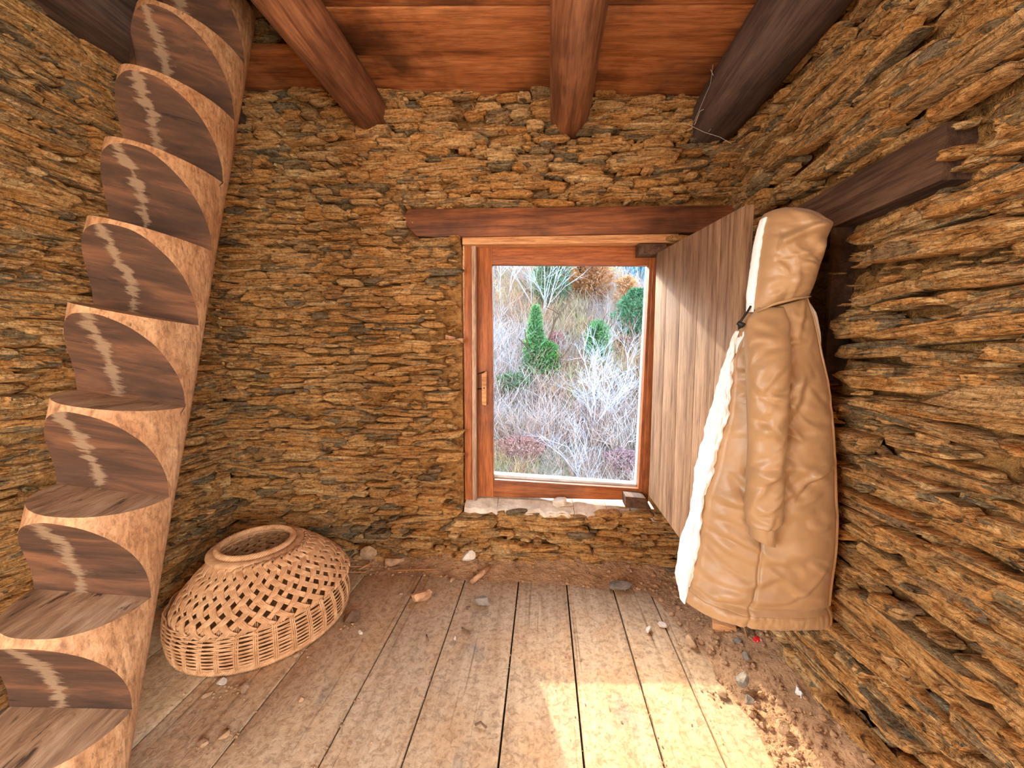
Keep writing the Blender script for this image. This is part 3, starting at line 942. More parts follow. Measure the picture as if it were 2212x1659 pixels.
# twisted rims
def twisted(name, R, h, r_big, strands, turns, rs, cx=0.0, up=1.0):
    m = MB()
    for s_ in range(strands):
        pts = []
        for i in range(241):
            th = 2 * math.pi * i / 240
            a = turns * th + 2 * math.pi * s_ / strands
            rr = R + r_big * math.cos(a)
            pts.append((cx + rr * math.cos(th), rr * math.sin(th), h + up * r_big * math.sin(a)))
        m.tube(pts, rs, 5, False)
    return m.build(name, M['wicker'], BK, smooth=True)
twisted('mouth_rim', .149, .360, .0095, 6, 14, .0046, -.032)
twisted('mouth_rim_collar', .173, .343, .018, 11, 10, .0048, -.028, .5)
twisted('base_rim', .345, .0165, .011, 6, 40, .0050)

# ------------------------------------------------------------------ hooded coat hanging on the free edge of the shutter
CO = empty('hooded_coat', (.72, 1.27, .36), label='long khaki hooded coat with white fleece lining hanging from the shutter', cat='coat')
cn = np.array([-.12, -1.0, 0]); cn /= np.linalg.norm(cn)
CP = np.array([.72, 1.27, 1.0])
CL = np.array(CO.location)
def jp(x, y, t=0.0, base=0.0): return onP(x, y, CP + cn * base, cn) + cn * t - CL
body_L = ([640, 665, 700, 750, 775, 834, 893, 952, 1011, 1070, 1129, 1188, 1247, 1285, 1330], [1634, 1622, 1602, 1588, 1577, 1573, 1566, 1549, 1537, 1514, 1508, 1501, 1489, 1472, 1466])
body_R = ([630, 642, 686, 751, 822, 922, 1011, 1129, 1188, 1259, 1345], [1740, 1743, 1758, 1773, 1788, 1800, 1805, 1810, 1807, 1797, 1788])
_folds = {}
def folds_for(seed, n, w, h, ang, spread):
    r = np.random.default_rng(int(seed * 10))
    th = r.normal(ang, spread, n)
    wid = r.uniform(.005, .020, n)
    return dict(x=r.uniform(0, w, n), y=r.uniform(0, h, n), c=np.cos(th), s=np.sin(th), l=r.uniform(.04, .16, n), w=wid,
                a=(.25 + .75 * r.random(n)) * wid * .62 * r.choice([1, 1, -.8], n), k=r.normal(0, 1.6, n))
def creases(x, y, f, seed, soft=.010):
    """single pinched folds, each with a start and an end, over soft billows of the padding (metres)"""
    x += .010 * nz(x * 9, y * 9, seed); y += .010 * nz(x * 8, y * 11, seed + 3)
    dx, dy = x - f['x'], y - f['y']
    u = dx * f['c'] + dy * f['s']
    v = dy * f['c'] - dx * f['s'] + f['k'] * u * u
    e = np.clip(1 - (u / f['l']) ** 2, 0, 1)
    q = v / f['w']
    val = float(np.sum(f['a'] * e * (np.exp(-q * q) - .45 * np.exp(-(q - 1.5) ** 2))))
    return val + soft * nz(x * 5, y * 9, seed + 5) + .0014 * nz(x * 26, y * 40, seed + 9)
F_BODY = folds_for(2, 120, .44, .98, 0.05, .38)
F_SLV = folds_for(17, 60, .20, .66, -.35, .35)
F_HOOD = folds_for(31, 34, .22, .30, .35, .5)
def cloth_grid(name, NS, NV, fn, mat, parent, thick=0.0, **kw):
    vs = [fn(i / (NS - 1), j / (NV - 1)) for j in range(NV) for i in range(NS)]
    fs = [(j * NS + i, j * NS + i + 1, (j + 1) * NS + i + 1, (j + 1) * NS + i) for j in range(NV - 1) for i in range(NS - 1)]
    me = mesh_of(name, vs, fs, True, [mat])
    o = link(name, me, parent, **kw)
    if thick:
        sd = o.modifiers.new('cloth_thickness', 'SOLIDIFY'); sd.thickness = thick; sd.offset = 0
    return o
def body_fn(s, v, side=1):
    yt = 676 + (642 - 676) * s
    yb = interp([0, .12, .35, .6, .85, 1], [1284, 1296, 1308, 1316, 1324, 1336], s)
    y = yt + (yb - yt) * v
    x0, x1 = interp(*body_L, y), interp(*body_R, y)
    x = x0 + (x1 - x0) * s
    prof = max(0.0, 1 - abs(2 * s - 1) ** 2.4) ** .75
    T = .030 + .035 * min(1, v * 3) + .025 * v
    t = T * prof
    if side > 0:
        e = min(1, 6 * s, 6 * (1 - s)) * min(1, 8 * v + .2)
        t += creases(s * .44, v * .98, F_BODY, 2.0, .012) * e
        t -= .010 * math.exp(-((s - (.40 - .02 * v)) / .012) ** 2) * (1 if v > .72 else 0)      # side seam
        t -= .005 * math.exp(-((s - .945) / .010) ** 2)                                        # back seam
        t += .004 * math.exp(-((s - .965) / .012) ** 2)
        if v > .962: t += .006
        elif v > .948: t -= .007
        if s < .05: t += .002
        return jp(x, y, t)
    return jp(x, y, -t * .8)
cloth_grid('coat_body', 110, 220, lambda s, v: body_fn(s, v, 1), M['jacket'], CO, .004)
cloth_grid('coat_back', 40, 60, lambda s, v: body_fn(s, v, -1), M['jacket'], CO, .004)
# hem band
def hem_fn(s, v):
    q = body_fn(s, .962 + .045 * v, 1)
    b = .010 * math.sin(math.pi * v) + .003 * nz(s * 40, v * 2, 3)
    return q + cn * b
cloth_grid('hem_band', 110, 9, hem_fn, M['jacket'], CO, .003)
# sleeve
slv_L = ([662, 690, 715, 834, 952, 1041, 1100, 1128], [1640, 1616, 1609, 1614, 1617, 1614, 1608, 1614])
slv_R = ([655, 698, 775, 893, 982, 1070, 1123, 1130], [1690, 1704, 1706, 1700, 1694, 1690, 1690, 1680])
def sleeve_fn(s, v):
    ph = s * 2 * math.pi
    y = 664 + (1132 - 664) * v
    x0, x1 = interp(*slv_L, y), interp(*slv_R, y)
    cx, hw = (x0 + x1) / 2, (x1 - x0) / 2
    x = cx - hw * math.cos(ph)
    bulge = math.sin(ph)
    T = .042 * min(1, .2 + v * 4.5)
    base = .030 + .055 * min(1, 3.5 * v)
    cr = creases(.20 * s * 2 % .2, v * .66, F_SLV, 17.0, .006) * max(0, bulge) * min(1, v * 5 + .3)
    return jp(x, y, T * bulge + cr, base)
cloth_grid('sleeve', 64, 150, sleeve_fn, M['jacket'], CO, .003)
def cuff_fn(s, v):
    ph = s * 2 * math.pi
    y = 1122 + 40 * v
    sl = 22 * v
    x0, x1 = 1619 + 1 * v, 1676 - 4 * v
    cx, hw = (x0 + x1) / 2, (x1 - x0) / 2
    u_ = -math.cos(ph)
    return jp(cx + hw * u_, y + 10 * v * u_ + 4 * v, (.036 + .004 * nz(s * 14, v * 2, 4)) * math.sin(ph), .088)
cloth_grid('cuff', 48, 14, cuff_fn, M['jacket'], CO, .003)
# shoulder yoke seam
m = MB(); m.tube([jp(x, y, t) for x, y, t in ((1622, 676, .045), (1650, 662, .075), (1690, 652, .075), (1725, 646, .05), (1742, 642, .02))], .0035, 6)
m.build('hood_seam', M['jacket'], CO, smooth=True)
# hood
hd_L = ([452, 456, 464, 480, 500, 560, 600, 640, 672], [1690, 1668, 1650, 1641, 1637, 1630, 1625, 1620, 1616])
hd_R = ([452, 456, 462, 470, 482, 494, 505, 520, 560, 600, 640], [1700, 1728, 1752, 1770, 1783, 1787, 1785, 1779, 1769, 1757, 1744])
def hood_fn(s, v, side=1):
    yb = 674 + (641 - 674) * s
    y = 452 + (yb - 452) * v
    x0, x1 = interp(*hd_L, y), interp(*hd_R, y)
    x = x0 + (x1 - x0) * s
    prof = max(0.0, 1 - abs(2 * s - 1) ** 2.6) ** .6
    cap = min(1.0, (v / .22)) ** .5 if v > 0 else 0
    T = (.082 - .012 * v) * prof * cap
    if v > .9: T -= .02 * (v - .9) / .1 * prof
    if side > 0:
        e = min(1, 6 * s, 6 * (1 - s)) * min(1, 4 * v + .1)
        ov = .018 * math.exp(-((v - .30 - .16 * (s - .6) * -1.4) / .05) ** 2) * (1 if .2 < s else 0)     # the brim's folded roll
        return jp(x, y, T + (creases(s * .22, v * .30, F_HOOD, 31.0, .010) + ov) * e)
    return jp(x, y, -T * .8)
cloth_grid('hood', 70, 90, lambda s, v: hood_fn(s, v, 1), M['jacket'], CO, .004)
cloth_grid('hood_back', 30, 40, lambda s, v: hood_fn(s, v, -1), M['jacket'], CO, .004)
# white lining: strip at the hood's opening, front flap, and a sliver behind the nape
def lin_hood(s, v):
    y = 476 + (676 - 476) * v
    x1 = interp(*hd_L, y) + 10
    x0 = x1 - interp([0, .3, .8, 1], [12, 19, 21, 16], v)
    return jp(x0 + (x1 - x0) * s, y, .012 + .018 * math.sin(math.pi * min(1, s * 1.1)) + .003 * nz(s * 4, v * 22, 2))
cloth_grid('hood_lining', 14, 60, lin_hood, M['lining'], CO, .004)
lin_L = ([715, 739, 786, 905, 1011, 1100, 1165, 1236, 1284], [1590, 1578, 1562, 1528, 1501, 1491, 1469, 1458, 1468])
def lin_fn(s, v):
    y = 715 + (1290 - 715) * v
    x0 = interp(*lin_L, y)
    x1 = interp(*body_L, y) + 8 + 6 * nz(v * 26, 1.1)
    x = x0 + (x1 - x0) * s
    return jp(x, y + 0, .004 + .026 * math.sin(math.pi * s) * min(1, v * 4) + .012 * nz(s * 3, v * 24, 6) + .006 * nz(s * 9, v * 50, 8))
cloth_grid('front_lining', 24, 140, lin_fn, M['lining'], CO, .004)
def lin_nape(s, v):
    y = 640 + (775 - 640) * v
    x0 = interp(*body_R, y) - 12
    w_ = interp([0, .25, .6, 1], [4, 15, 13, 2], v) + 10
    return jp(x0 + w_ * s, y, -.012 + .008 * math.sin(math.pi * s))
cloth_grid('nape_lining', 10, 40, lin_nape, M['lining'], CO, .003)
# draw cord with its toggle
m = MB(); m.tube([jp(x, y, t) for x, y, t in ((1612, 664, .035), (1604, 676, .04), (1594, 688, .045), (1584, 702, .045), (1586, 712, .04), (1592, 706, .04))], .0032, 6)
cord = m.build('draw_cord', M['black'], CO, smooth=True)
m = MB(); m.tube([jp(1582, 699, .046), jp(1594, 706, .046)], [.0065, .0085], 10); m.build('cord_toggle', M['black'], cord, smooth=True)

# ------------------------------------------------------------------ dirt along the walls, rubble and litter
def dirt_bank(name, label, fn, nu, nv):
    vs = [fn(i / (nu - 1), j / (nv - 1)) for j in range(nv) for i in range(nu)]
    fs = [(j * nu + i, j * nu + i + 1, (j + 1) * nu + i + 1, (j + 1) * nu + i) for j in range(nv - 1) for i in range(nu - 1)]
    return link(name, mesh_of(name, vs, fs, True, [M['dirt']]), label=label, cat='dirt', kind='stuff')
def bank_back(a, b):
    x = XL + .02 + (XR - XL - .02) * a
    wdt = .15 + .06 * fbm(x * 2.2, 1, 0, 3) + .05 * math.exp(-((x - .75) / .3) ** 2)
    y = D + .03 - (wdt + .05) * b
    hgt = (.055 + .05 * fbm(x * 3, 5, 0, 3)) * (1 - b) ** 1.6
    return (x, y, hgt + .014 * fbm(x * 22, y * 22, 3, 3) * (1 - b) + .0015 * (1 - b))
dirt_bank('dirt_bank', 'dry brown dirt heaped along the foot of the window wall', bank_back, 150, 14)
def bank_right(a, b):
    y = -.6 + (D + .0 + .6) * a
    edge = interp([-.6, 1.2, 1.5, 1.75, 2.15], [.74, .705, .67, .61, .50], y) + .035 * fbm(y * 6, 2, 0, 3)
    x = XR + .03 - (XR + .03 - edge) * b
    hgt = (.075 + .06 * fbm(y * 4, 7, 0, 3)) * (1 - b) ** 1.5
    return (x, y, hgt + .016 * fbm(x * 24, y * 24, 8, 3) * (1 - b ** 3) + .002 * (1 - b))
dirt_bank('dirt_bank', 'dry brown dirt and grit along the foot of the right wall', bank_right, 170, 18)

def rock(seed, sx, sy, sz, n=9, jag=.35):
    bm = bmesh.new()
    bmesh.ops.create_icosphere(bm, subdivisions=2, radius=1)
    r = random.Random(seed)
    planes = [Vector((r.gauss(0, 1), r.gauss(0, 1), r.gauss(0, 1))).normalized() for _ in range(n)]
    lim = [r.uniform(.42, .78) for _ in range(n)]
    for v in bm.verts:
        co = v.co.copy()
        for p, l_ in zip(planes, lim):
            d = co.dot(p)
            if d > l_: co -= p * (d - l_)
        co *= 1 + jag * .3 * nz(co.x * 2 + seed, co.y * 2, co.z * 2)
        v.co = Vector((co.x * sx, co.y * sy, co.z * sz))
    me = bpy.data.meshes.new('rock'); bm.to_mesh(me); bm.free()
    return me
def place_rock(name, label, cat, px, py, sx, sy, sz, mat, seed, rot=0.0, zb=0.0, group=None, tilt=0.0):
    me = rock(seed, sx / 2 * 1.25, sy / 2 * 1.25, sz / 2 * 1.25)
    me.name = name; me.materials.append(mat)
    o = link(name, me, label=label, cat=cat, group=group)
    p = onZ(px, py, zb)
    mz = min(v.co.z for v in me.vertices)
    o.location = (p[0], p[1], zb - mz - .001)
    o.rotation_euler = (0, tilt, rot)
    return o
place_rock('wood_chunk', 'pale orange broken chunk of rotten wood on the floor planks', 'wood', 911, 1298, .115, .045, .05, M['rotwood'], 3, .55)
place_rock('slate_piece', 'grey wedge of slate on the floor beside a short stick', 'stone', 1040, 1305, .095, .05, .045, M['greystone'], 9, -.2)
place_rock('stone_lump', 'dark brown stone lump touching the basket foot', 'stone', 760, 1342, .075, .055, .06, M['darkstone'], 14, .5)
place_rock('stone_slab', 'tan flat stone lying in the dirt under the window', 'stone', 1338, 1268, .14, .06, .025, M['greystone'], 15, .1, .015)
place_rock('stone_lump', 'pale knobbly stone leaning at the wall foot below the window', 'stone', 1012, 1212, .07, .05, .06, M['whitestone'], 16, .1, .045)
place_rock('stone_slab', 'flat brown stone at the wall foot near the straw', 'stone', 850, 1222, .11, .05, .05, M['tanclod'], 18, .2, .035)
place_rock('stone_slab', 'small tan stone leaning on the wall behind the straw', 'stone', 798, 1208, .09, .04, .07, M['tanclod'], 19, .2, .035)
place_rock('pebble', 'little dark crumb between the slate wedge and the wood chunk', 'pebble', 1012, 1314, .02, .014, .014, M['darkstone'], 20)
peb = [(480, 1478, .03, 'white', 'pale pebble just in front of the basket'), (527, 1492, .04, 'tan', 'pale shard on the dark crumbs before the basket'),
       (452, 1503, .026, 'tan', 'tan clod between the ladder and the basket front'), (486, 1590, .034, 'tan', 'pale clod on dark crumbs at the lower left floor'),
       (440, 1612, .03, 'tan', 'rounded clod at the foot of the ladder'), (650, 1514, .018, 'tan', 'lone small clod on a bare plank before the basket'),
       (780, 1369, .022, 'white', 'small pale chip on the plank beside the dark stone lump'), (1402, 1364, .030, 'white', 'pale pebble on the planks in front of the coat'),
       (1432, 1353, .034, 'white', 'white flat chip on the planks nearest the coat hem'), (983, 1381, .018, 'white', 'tiny white chip below the thin black stick'),
       (868, 1284, .022, 'tan', 'faint tan chip left of the wood chunk'), (1495, 1392, .05, 'tan', 'brown crumbly clod on the plank edge before the coat'),
       (1560, 1505, .034, 'tan', 'red-brown clod on the last plank by the rubble'), (978, 1257, .03, 'tan', 'small clod at the end of the plank gap near the wall'),
       (1115, 1232, .03, 'dark', 'dark clod in the dirt straight below the window'), (640, 1417, .022, 'tan', 'small clod against the basket rim'),
       (1595, 1392, .045, 'grey', 'flat grey chip in the dirt beside the bottle'), (1612, 1425, .036, 'grey', 'angular grey stone in the rubble below the bottle'),
       (1605, 1477, .055, 'grey', 'long pale shard lying in the rubble by the right wall'), (1618, 1520, .04, 'grey', 'grey shard at the edge of the sunlit rubble'),
       (1690, 1575, .05, 'tan', 'tan clod in the rubble nearest the sunlight')]
pm = {'white': M['whitestone'], 'tan': M['tanclod'], 'grey': M['greystone'], 'dark': M['darkstone']}
for i, (x, y, s_, mk, lb) in enumerate(peb):
    place_rock('pebble', lb, 'pebble', x, y, s_ * random.uniform(1, 1.4), s_ * random.uniform(.7, 1), s_ * random.uniform(.45, .8), pm[mk], 100 + i, random.uniform(0, 3), .016 if x > 1580 else 0.0, 'pebbles and clods on the floor')
# fine grit nobody could count
V_, F_, base = [], [], 0
gv = []
for _ in range(6):
    bm = bmesh.new(); bmesh.ops.create_icosphere(bm, subdivisions=1, radius=1)
    sd = random.uniform(0, 90)
    vv = np.array([tuple(v.co * (1 + .45 * nz(v.co.x * 1.5 + sd, v.co.y * 1.5, v.co.z * 1.5))) for v in bm.verts]); ff = [tuple(v.index for v in f.verts) for f in bm.faces]
    bm.free(); gv.append((vv * np.array([1, .8, .6]), ff))
def grit(x, y, z, s_):
    global base
    vv, ff = random.choice(gv)
    a = random.uniform(0, 6.28)
    R_ = np.array([[math.cos(a), -math.sin(a), 0], [math.sin(a), math.cos(a), 0], [0, 0, 1]])
    V_.append((vv * s_) @ R_.T + np.array([x, y, z + s_ * .35]))
    F_.extend(tuple(i + base for i in f) for f in ff); base += len(vv)
for _ in range(1500):
    a, b = random.random(), random.random() ** .8
    p = bank_right(a, b)
    grit(p[0], p[1], p[2], .003 + .013 * random.random() ** 3)
for _ in range(900):
    a, b = random.random(), min(1, random.random() ** .7 * 1.05)
    p = bank_back(a, b)
    grit(p[0], p[1], p[2], .002 + .011 * random.random() ** 3)
for _ in range(520):
    x = random.uniform(-1.3, .72); y = random.uniform(.9, 2.0)
    if (x + 1.3) ** 2 + (y - 1.62) ** 2 < .37 ** 2: continue
    if random.random() < .55:
        e_ = random.choice(edges[2:]); x = e_ + random.gauss(0, .012)
    grit(x, y, 0, .0015 + .0035 * random.random() ** 2)
for (cx, cy) in ((480, 1483), (515, 1490), (470, 1597), (440, 1612), (1495, 1395), (1560, 1508), (650, 1420), (760, 1350)):
    p = onZ(cx, cy)
    for _ in range(26): grit(p[0] + random.gauss(0, .03), p[1] + random.gauss(0, .02), 0, .002 + .005 * random.random() ** 2)
link('grit', mesh_of('grit', np.concatenate(V_), F_, False, [M['dirt']]), label='loose brown grit and crumbs strewn over floor and dirt', cat='grit', kind='stuff')

def stick(name, label, pts, r, mat, cat='stick', group=None):
    p3 = [np.array(onZ(x, y, z)) for x, y, z in pts]
    m = MB()
    o0 = p3[0].copy()
    m.tube([p - o0 for p in p3], r, 6)
    o = m.build(name, mat, smooth=True, label=label, cat=cat, group=group)
    o.location = o0
    return o
sc_ = 'sticks and straws on the floor'
stick('wood_splinter', 'orange flat splinter of wood leaning at the wall foot below the window', [(1018, 1258, .012), (1040, 1240, .02), (1060, 1222, .035)], [.012, .017, .010], M['rotwood'], 'wood', sc_)
stick('stick', 'thin black stick on the planks below the slate wedge', [(998, 1356, .004), (1015, 1369, .004)], .004, M['darkstone'], 'stick', sc_)
stick('stick', 'short black twig on the plank left of the thin stick', [(921, 1371, .003), (926, 1384, .003)], .003, M['darkstone'], 'stick', sc_)
stick('twig', 'forked dark twig on the plank at the front', [(1026, 1566, .004), (1038, 1560, .010), (1050, 1572, .004)], .004, M['darkstone'], 'stick', sc_)
stick('straw', 'long yellow straw lying behind the basket', [(722, 1224, .02), (800, 1223, .03)], .0028, M['straw'], 'straw', sc_)
stick('straw', 'thick straw slanting up beside the leaning tan stone', [(775, 1230, .03), (803, 1216, .045)], .004, M['straw'], 'straw', sc_)
stick('straw', 'thin straw running along the wall foot towards the window', [(815, 1233, .02), (945, 1230, .03)], .0025, M['straw'], 'straw', sc_)
stick('straw', 'lower straw nearest the basket', [(720, 1235, .012), (790, 1236, .014)], .0025, M['straw'], 'straw', sc_)
stick('straw', 'grass stalk standing in the dirt beside the bottle', [(1606, 1352, .09), (1617, 1388, .02)], .0025, M['straw'], 'straw', sc_)
# splintered board end under the coat
m = MB()
p = onZ(1565, 1358, .02)
m.hexa([(-.05, -.035, -.02), (.055, -.025, -.02), (.06, .03, -.02), (-.045, .03, -.02)], [(-.052, -.03, .03), (.04, -.02, .03), (.045, .03, .036), (-.05, .03, .034)])
o = m.build('board_end', M['palewood'], bevel=.003, label='splintered pale board end in the dirt under the coat', cat='wood'); o.location = (p[0], p[1], .022); o.rotation_euler = (0, .05, -.3)
# crumpled white scrap
p = onX(1737, 1535, .93)
def scrap(s, v): return np.array([.03 * nz(s * 3, v * 3, 2) + .01, (s - .5) * .03 + .01 * nz(v * 4, s), (v - .5) * .10])
o = cloth_grid('paper_scrap', 10, 14, scrap, M['white'], None, .002, label='crumpled white scrap stuck against the foot of the right wall', cat='paper')
o.location = (p[0] - .03, p[1], p[2] + .03)
# plastic bottle lying in the dirt
pb = onZ(1634, 1382, .04)
BT = empty('plastic_bottle', tuple(pb), label='clear plastic bottle with a red cap lying in the dirt under the coat', cat='bottle')
prof = [(0, .0125), (.012, .0125), (.018, .014), (.05, .030), (.065, .033), (.12, .031), (.18, .033), (.205, .032), (.212, .024)]
m = MB()
n = 20
vs = [(x, r_ * math.cos(2 * math.pi * k / n), r_ * math.sin(2 * math.pi * k / n)) for x, r_ in prof for k in range(n)]
fs = [(i * n + k, i * n + (k + 1) % n, (i + 1) * n + (k + 1) % n, (i + 1) * n + k) for i in range(len(prof) - 1) for k in range(n)] + [tuple((len(prof) - 1) * n + k for k in range(n))]
m.add(vs, fs); m.build('bottle_body', M['plastic'], BT, smooth=True)
m = MB()
capv = [(-.016, .0), (-.016, .0135), (-.013, .0152), (.004, .0152), (.004, .0)]
vs = [(x, r_ * math.cos(2 * math.pi * k / n) * (1.03 if k % 2 else .98), r_ * math.sin(2 * math.pi * k / n) * (1.03 if k % 2 else .98)) for x, r_ in capv for k in range(n)]
fs = [(i * n + k, i * n + (k + 1) % n, (i + 1) * n + (k + 1) % n, (i + 1) * n + k) for i in range(len(capv) - 1) for k in range(n)]
m.add(vs, fs); m.build('bottle_cap', M['red'], BT, smooth=False, label='red screw cap')
BT.rotation_euler = (0, -.12, math.radians(108))

# cobwebs under the dark joist
def thread(pts, r=.0009):
    m.tube(pts, r, 3)
m = MB()
c0 = np.array(onY(1520, 235, 2.02))
for q in ([(1485, 268), (1520, 285), (1555, 296), (1580, 310)], [(1500, 270), (1512, 240), (1520, 236)], [(1535, 150), (1550, 185), (1575, 205), (1615, 213)], [(1540, 140), (1535, 180), (1500, 262)],
          [(1595, 165), (1680, 90)], [(1545, 200), (1560, 250), (1530, 285)], [(1550, 215), (1600, 240), (1560, 270)]):
    thread([onY(x, y, 2.02 - .0011 * (300 - y) - .004 * i) for i, (x, y) in enumerate(q)])
m.build('cobweb', M['web'], label='torn pale cobweb threads under the dark sooty joist', cat='cobweb')

# ------------------------------------------------------------------ outside: hillside, shrubs, trees
def crest(x): return 25 - 3.2 * (x - 3.6) if x > 3.6 else 25 + (3.6 - x) * 3
def hill_z(x, y):
    yc = max(crest(x), 9)
    z = -8.3 + .6 * min(y, yc) - .55 * max(0, y - yc)
    return z + .5 * fbm(x * .25, y * .25, 1, 3) + .14 * fbm(x * 1.2, y * 1.2, 4, 2)
xs = np.arange(-26, 30.1, .6); ysr = np.arange(2.8, 46, .6)
vs = [(x, y, hill_z(x, y)) for y in ysr for x in xs]
nx = len(xs)
fs = [(j * nx + i, j * nx + i + 1, (j + 1) * nx + i + 1, (j + 1) * nx + i) for j in range(len(ysr) - 1) for i in range(nx - 1)]
def mat_ground():
    t = NT('hillside_ground')
    w = t.coords((1, 1, 1), 'World', False)
    c = t.ramp(t.noise(w, .35, 8, .7, .4), [(.3, srgb(176, 150, 130)), (.45, srgb(212, 188, 166)), (.55, srgb(198, 188, 142)), (.7, srgb(220, 184, 164))])  # pale pinkish tones with the bright outdoor haze put into them
    c2 = t.ramp(t.noise(w, 7, 5, .7), [(.3, (.35, .32, .3, 1)), (.65, WHT)])
    c = t.mix(.8, c, c2, 'MULTIPLY')
    return t.done(c, .95, t.bump(t.noise(w, 9, 6, .7), 1.0, .15), .05)
M['ground'] = mat_ground()
link('hillside', mesh_of('hillside', vs, fs, True, [M['ground']]), kind='structure')

class Twigs:
    def __init__(s): s.v, s.f, s.c = [], [], []
    def seg(s, a, b, r0, r1, col):
        a, b = np.asarray(a), np.asarray(b)
        t = b - a; t = t / (np.linalg.norm(t) + 1e-9)
        u = np.cross(t, [.3, .9, .31]); u /= np.linalg.norm(u) + 1e-9
        w = np.cross(t, u)
        k = len(s.v)
        for p, r in ((a, r0), (b, r1)):
            for q in range(3):
                an = 2.0944 * q
                s.v.append(p + r * (u * math.cos(an) + w * math.sin(an)))
        for q in range(3):
            q2 = (q + 1) % 3
            s.f.append((k + q, k + q2, k + 3 + q2, k + 3 + q)); s.c.append(col)
    def branch(s, p, d, L, r, col, depth, spread=.55, rr=random):
        p = np.asarray(p, float)
        segs = 3 if depth > 1 else 2
        for i in range(segs):
            d = d + np.array([rr.gauss(0, .16), rr.gauss(0, .16), rr.gauss(.03, .12)]); d /= np.linalg.norm(d)
            q = p + d * L / segs
            s.seg(p, q, r * (1 - .3 * i / segs), r * (1 - .3 * (i + 1) / segs), col)
            p = q
            if depth > 0:
                for _ in range(rr.choice((1, 2)) if depth > 1 else rr.choice((1, 1, 2))):
                    nd = d + np.array([rr.gauss(0, spread), rr.gauss(0, spread), rr.gauss(.12, spread * .6)]); nd /= np.linalg.norm(nd)
                    s.branch(p, nd, L * rr.uniform(.5, .72), r * .58, col, depth - 1, spread, rr)
    def build(s, name, mat, parent=None, **kw):
        me = mesh_of(name, s.v, s.f, False, [mat])
        set_tint(me, s.c)
        return link(name, me, parent, **kw)
def lin(r, g, b): return srgb(r, g, b)[:3]
pal = [lin(236, 208, 190), lin(224, 188, 168), lin(208, 172, 148), lin(240, 226, 214), lin(228, 194, 150), lin(214, 196, 138), lin(238, 180, 146), lin(204, 174, 158)]  # pastel shrub colours, the haze outdoors mixed into them
rs = random.Random(99)
shrubs = []
for k in range(14):
    t_ = Twigs()
    for b_ in range(rs.randint(6, 9)):
        a = rs.uniform(0, 6.28); l_ = rs.uniform(.25, .95)
        d = np.array([math.cos(a) * l_, math.sin(a) * l_, 1.0]); d /= np.linalg.norm(d)
        t_.branch((rs.gauss(0, .15), rs.gauss(0, .15), -.05), d, rs.uniform(.5, 1), .013, (1, 1, 1), 1, .6, rs)
    shrubs.append((np.array(t_.v), np.array(t_.f)))
VV, FF, CC, base, count = [], [], [], 0, 0
while count < 3600:
    y = rs.uniform(8.6, 29); x = y * rs.uniform(-.38, .52)
    if y > crest(x) + 1.5: continue
    count += 1
    region = fbm(x * .3 + 5, y * .3, 2, 3)
    c0 = np.array(pal[int(rs.random() * 4)] if region > 0 else pal[4 + int(rs.random() * 4)]) * rs.uniform(.85, 1.12)
    h = rs.uniform(.4, 1.15) * (1.0 if y > 11 else .6)
    a = rs.uniform(0, 6.28)
    R_ = np.array([[math.cos(a), -math.sin(a), 0], [math.sin(a), math.cos(a), 0], [0, 0, 1]])
    sv_, sf_ = rs.choice(shrubs)
    VV.append((sv_ * h) @ R_.T + np.array([x, y, hill_z(x, y)])); FF.append(sf_ + base); base += len(sv_)
    CC.append(np.repeat(np.minimum(c0, 1)[None], len(sf_), 0))
VV, FF, CC = np.concatenate(VV), np.concatenate(FF), np.concatenate(CC)
me = bpy.data.meshes.new('undergrowth')
me.vertices.add(len(VV)); me.vertices.foreach_set('co', VV.astype(np.float32).ravel())
me.loops.add(FF.size); me.loops.foreach_set('vertex_index', FF.astype(np.int32).ravel())
me.polygons.add(len(FF)); me.polygons.foreach_set('loop_start', np.arange(0, FF.size, 4, dtype=np.int32))
me.update(calc_edges=True)
me.materials.append(M['twig'])
set_tint(me, CC)
link('undergrowth', me, label='tangle of bare pinkish shrubs covering the hillside outside', cat='undergrowth', kind='stuff')

def px_ground(px, py):
    """where the sight line of a pixel meets the hillside"""
    r = ray(px, py)
    t = 6.0
    while t < 60:
        p = O + r * t
        if p[2] < hill_z(p[0], p[1]): return p
        t += .05
    return O + r * 24
def bare_tree(px, py, h, col, label, seed, depth=3, spread=.5, stems=1, lean=(0, 0)):
    p = px_ground(px, py)
    rr = random.Random(seed)
    t = Twigs()
    for s_ in range(stems):
        d = np.array([rr.gauss(lean[0], .12 + .1 * (stems > 1)), rr.gauss(lean[1], .12), 1.0]); d /= np.linalg.norm(d)
        t.branch((rr.gauss(0, .12) * (stems > 1), 0, -.15), d, h * (.62 if stems == 1 else .7), .036 * h / 3.2 / (1 if stems == 1 else 1.5), col, depth, spread, rr)
    o = t.build('bare_tree', M['twig'], label=label, cat='tree', group='bare trees outside the window')
    o.location = tuple(p)
    return o
W1 = lin(232, 228, 236)
bare_tree(1276, 955, 2.9, W1, 'tall white leafless tree in front of the round green conifer', 4, 4, .5, 1, (.12, 0))
bare_tree(1262, 1040, 1.6, W1, 'low white leafless sapling at the bottom of the window view', 5, 3, .5, 3)
bare_tree(1175, 690, 4.2, lin(214, 214, 206), 'many-stemmed pale bare tree high on the slope', 6, 3, .45, 5)
bare_tree(1085, 660, 4.0, W1, 'white leafless tree at the upper left of the window view', 8, 4, .5, 2)
bare_tree(1350, 935, 2.6, W1, 'white leafless tree at the right edge of the window view', 12, 4, .55, 2)
bare_tree(1090, 840, 2.0, lin(206, 196, 190), 'thin grey leafless tree left of the pair of green conifers', 13, 3, .5, 2)
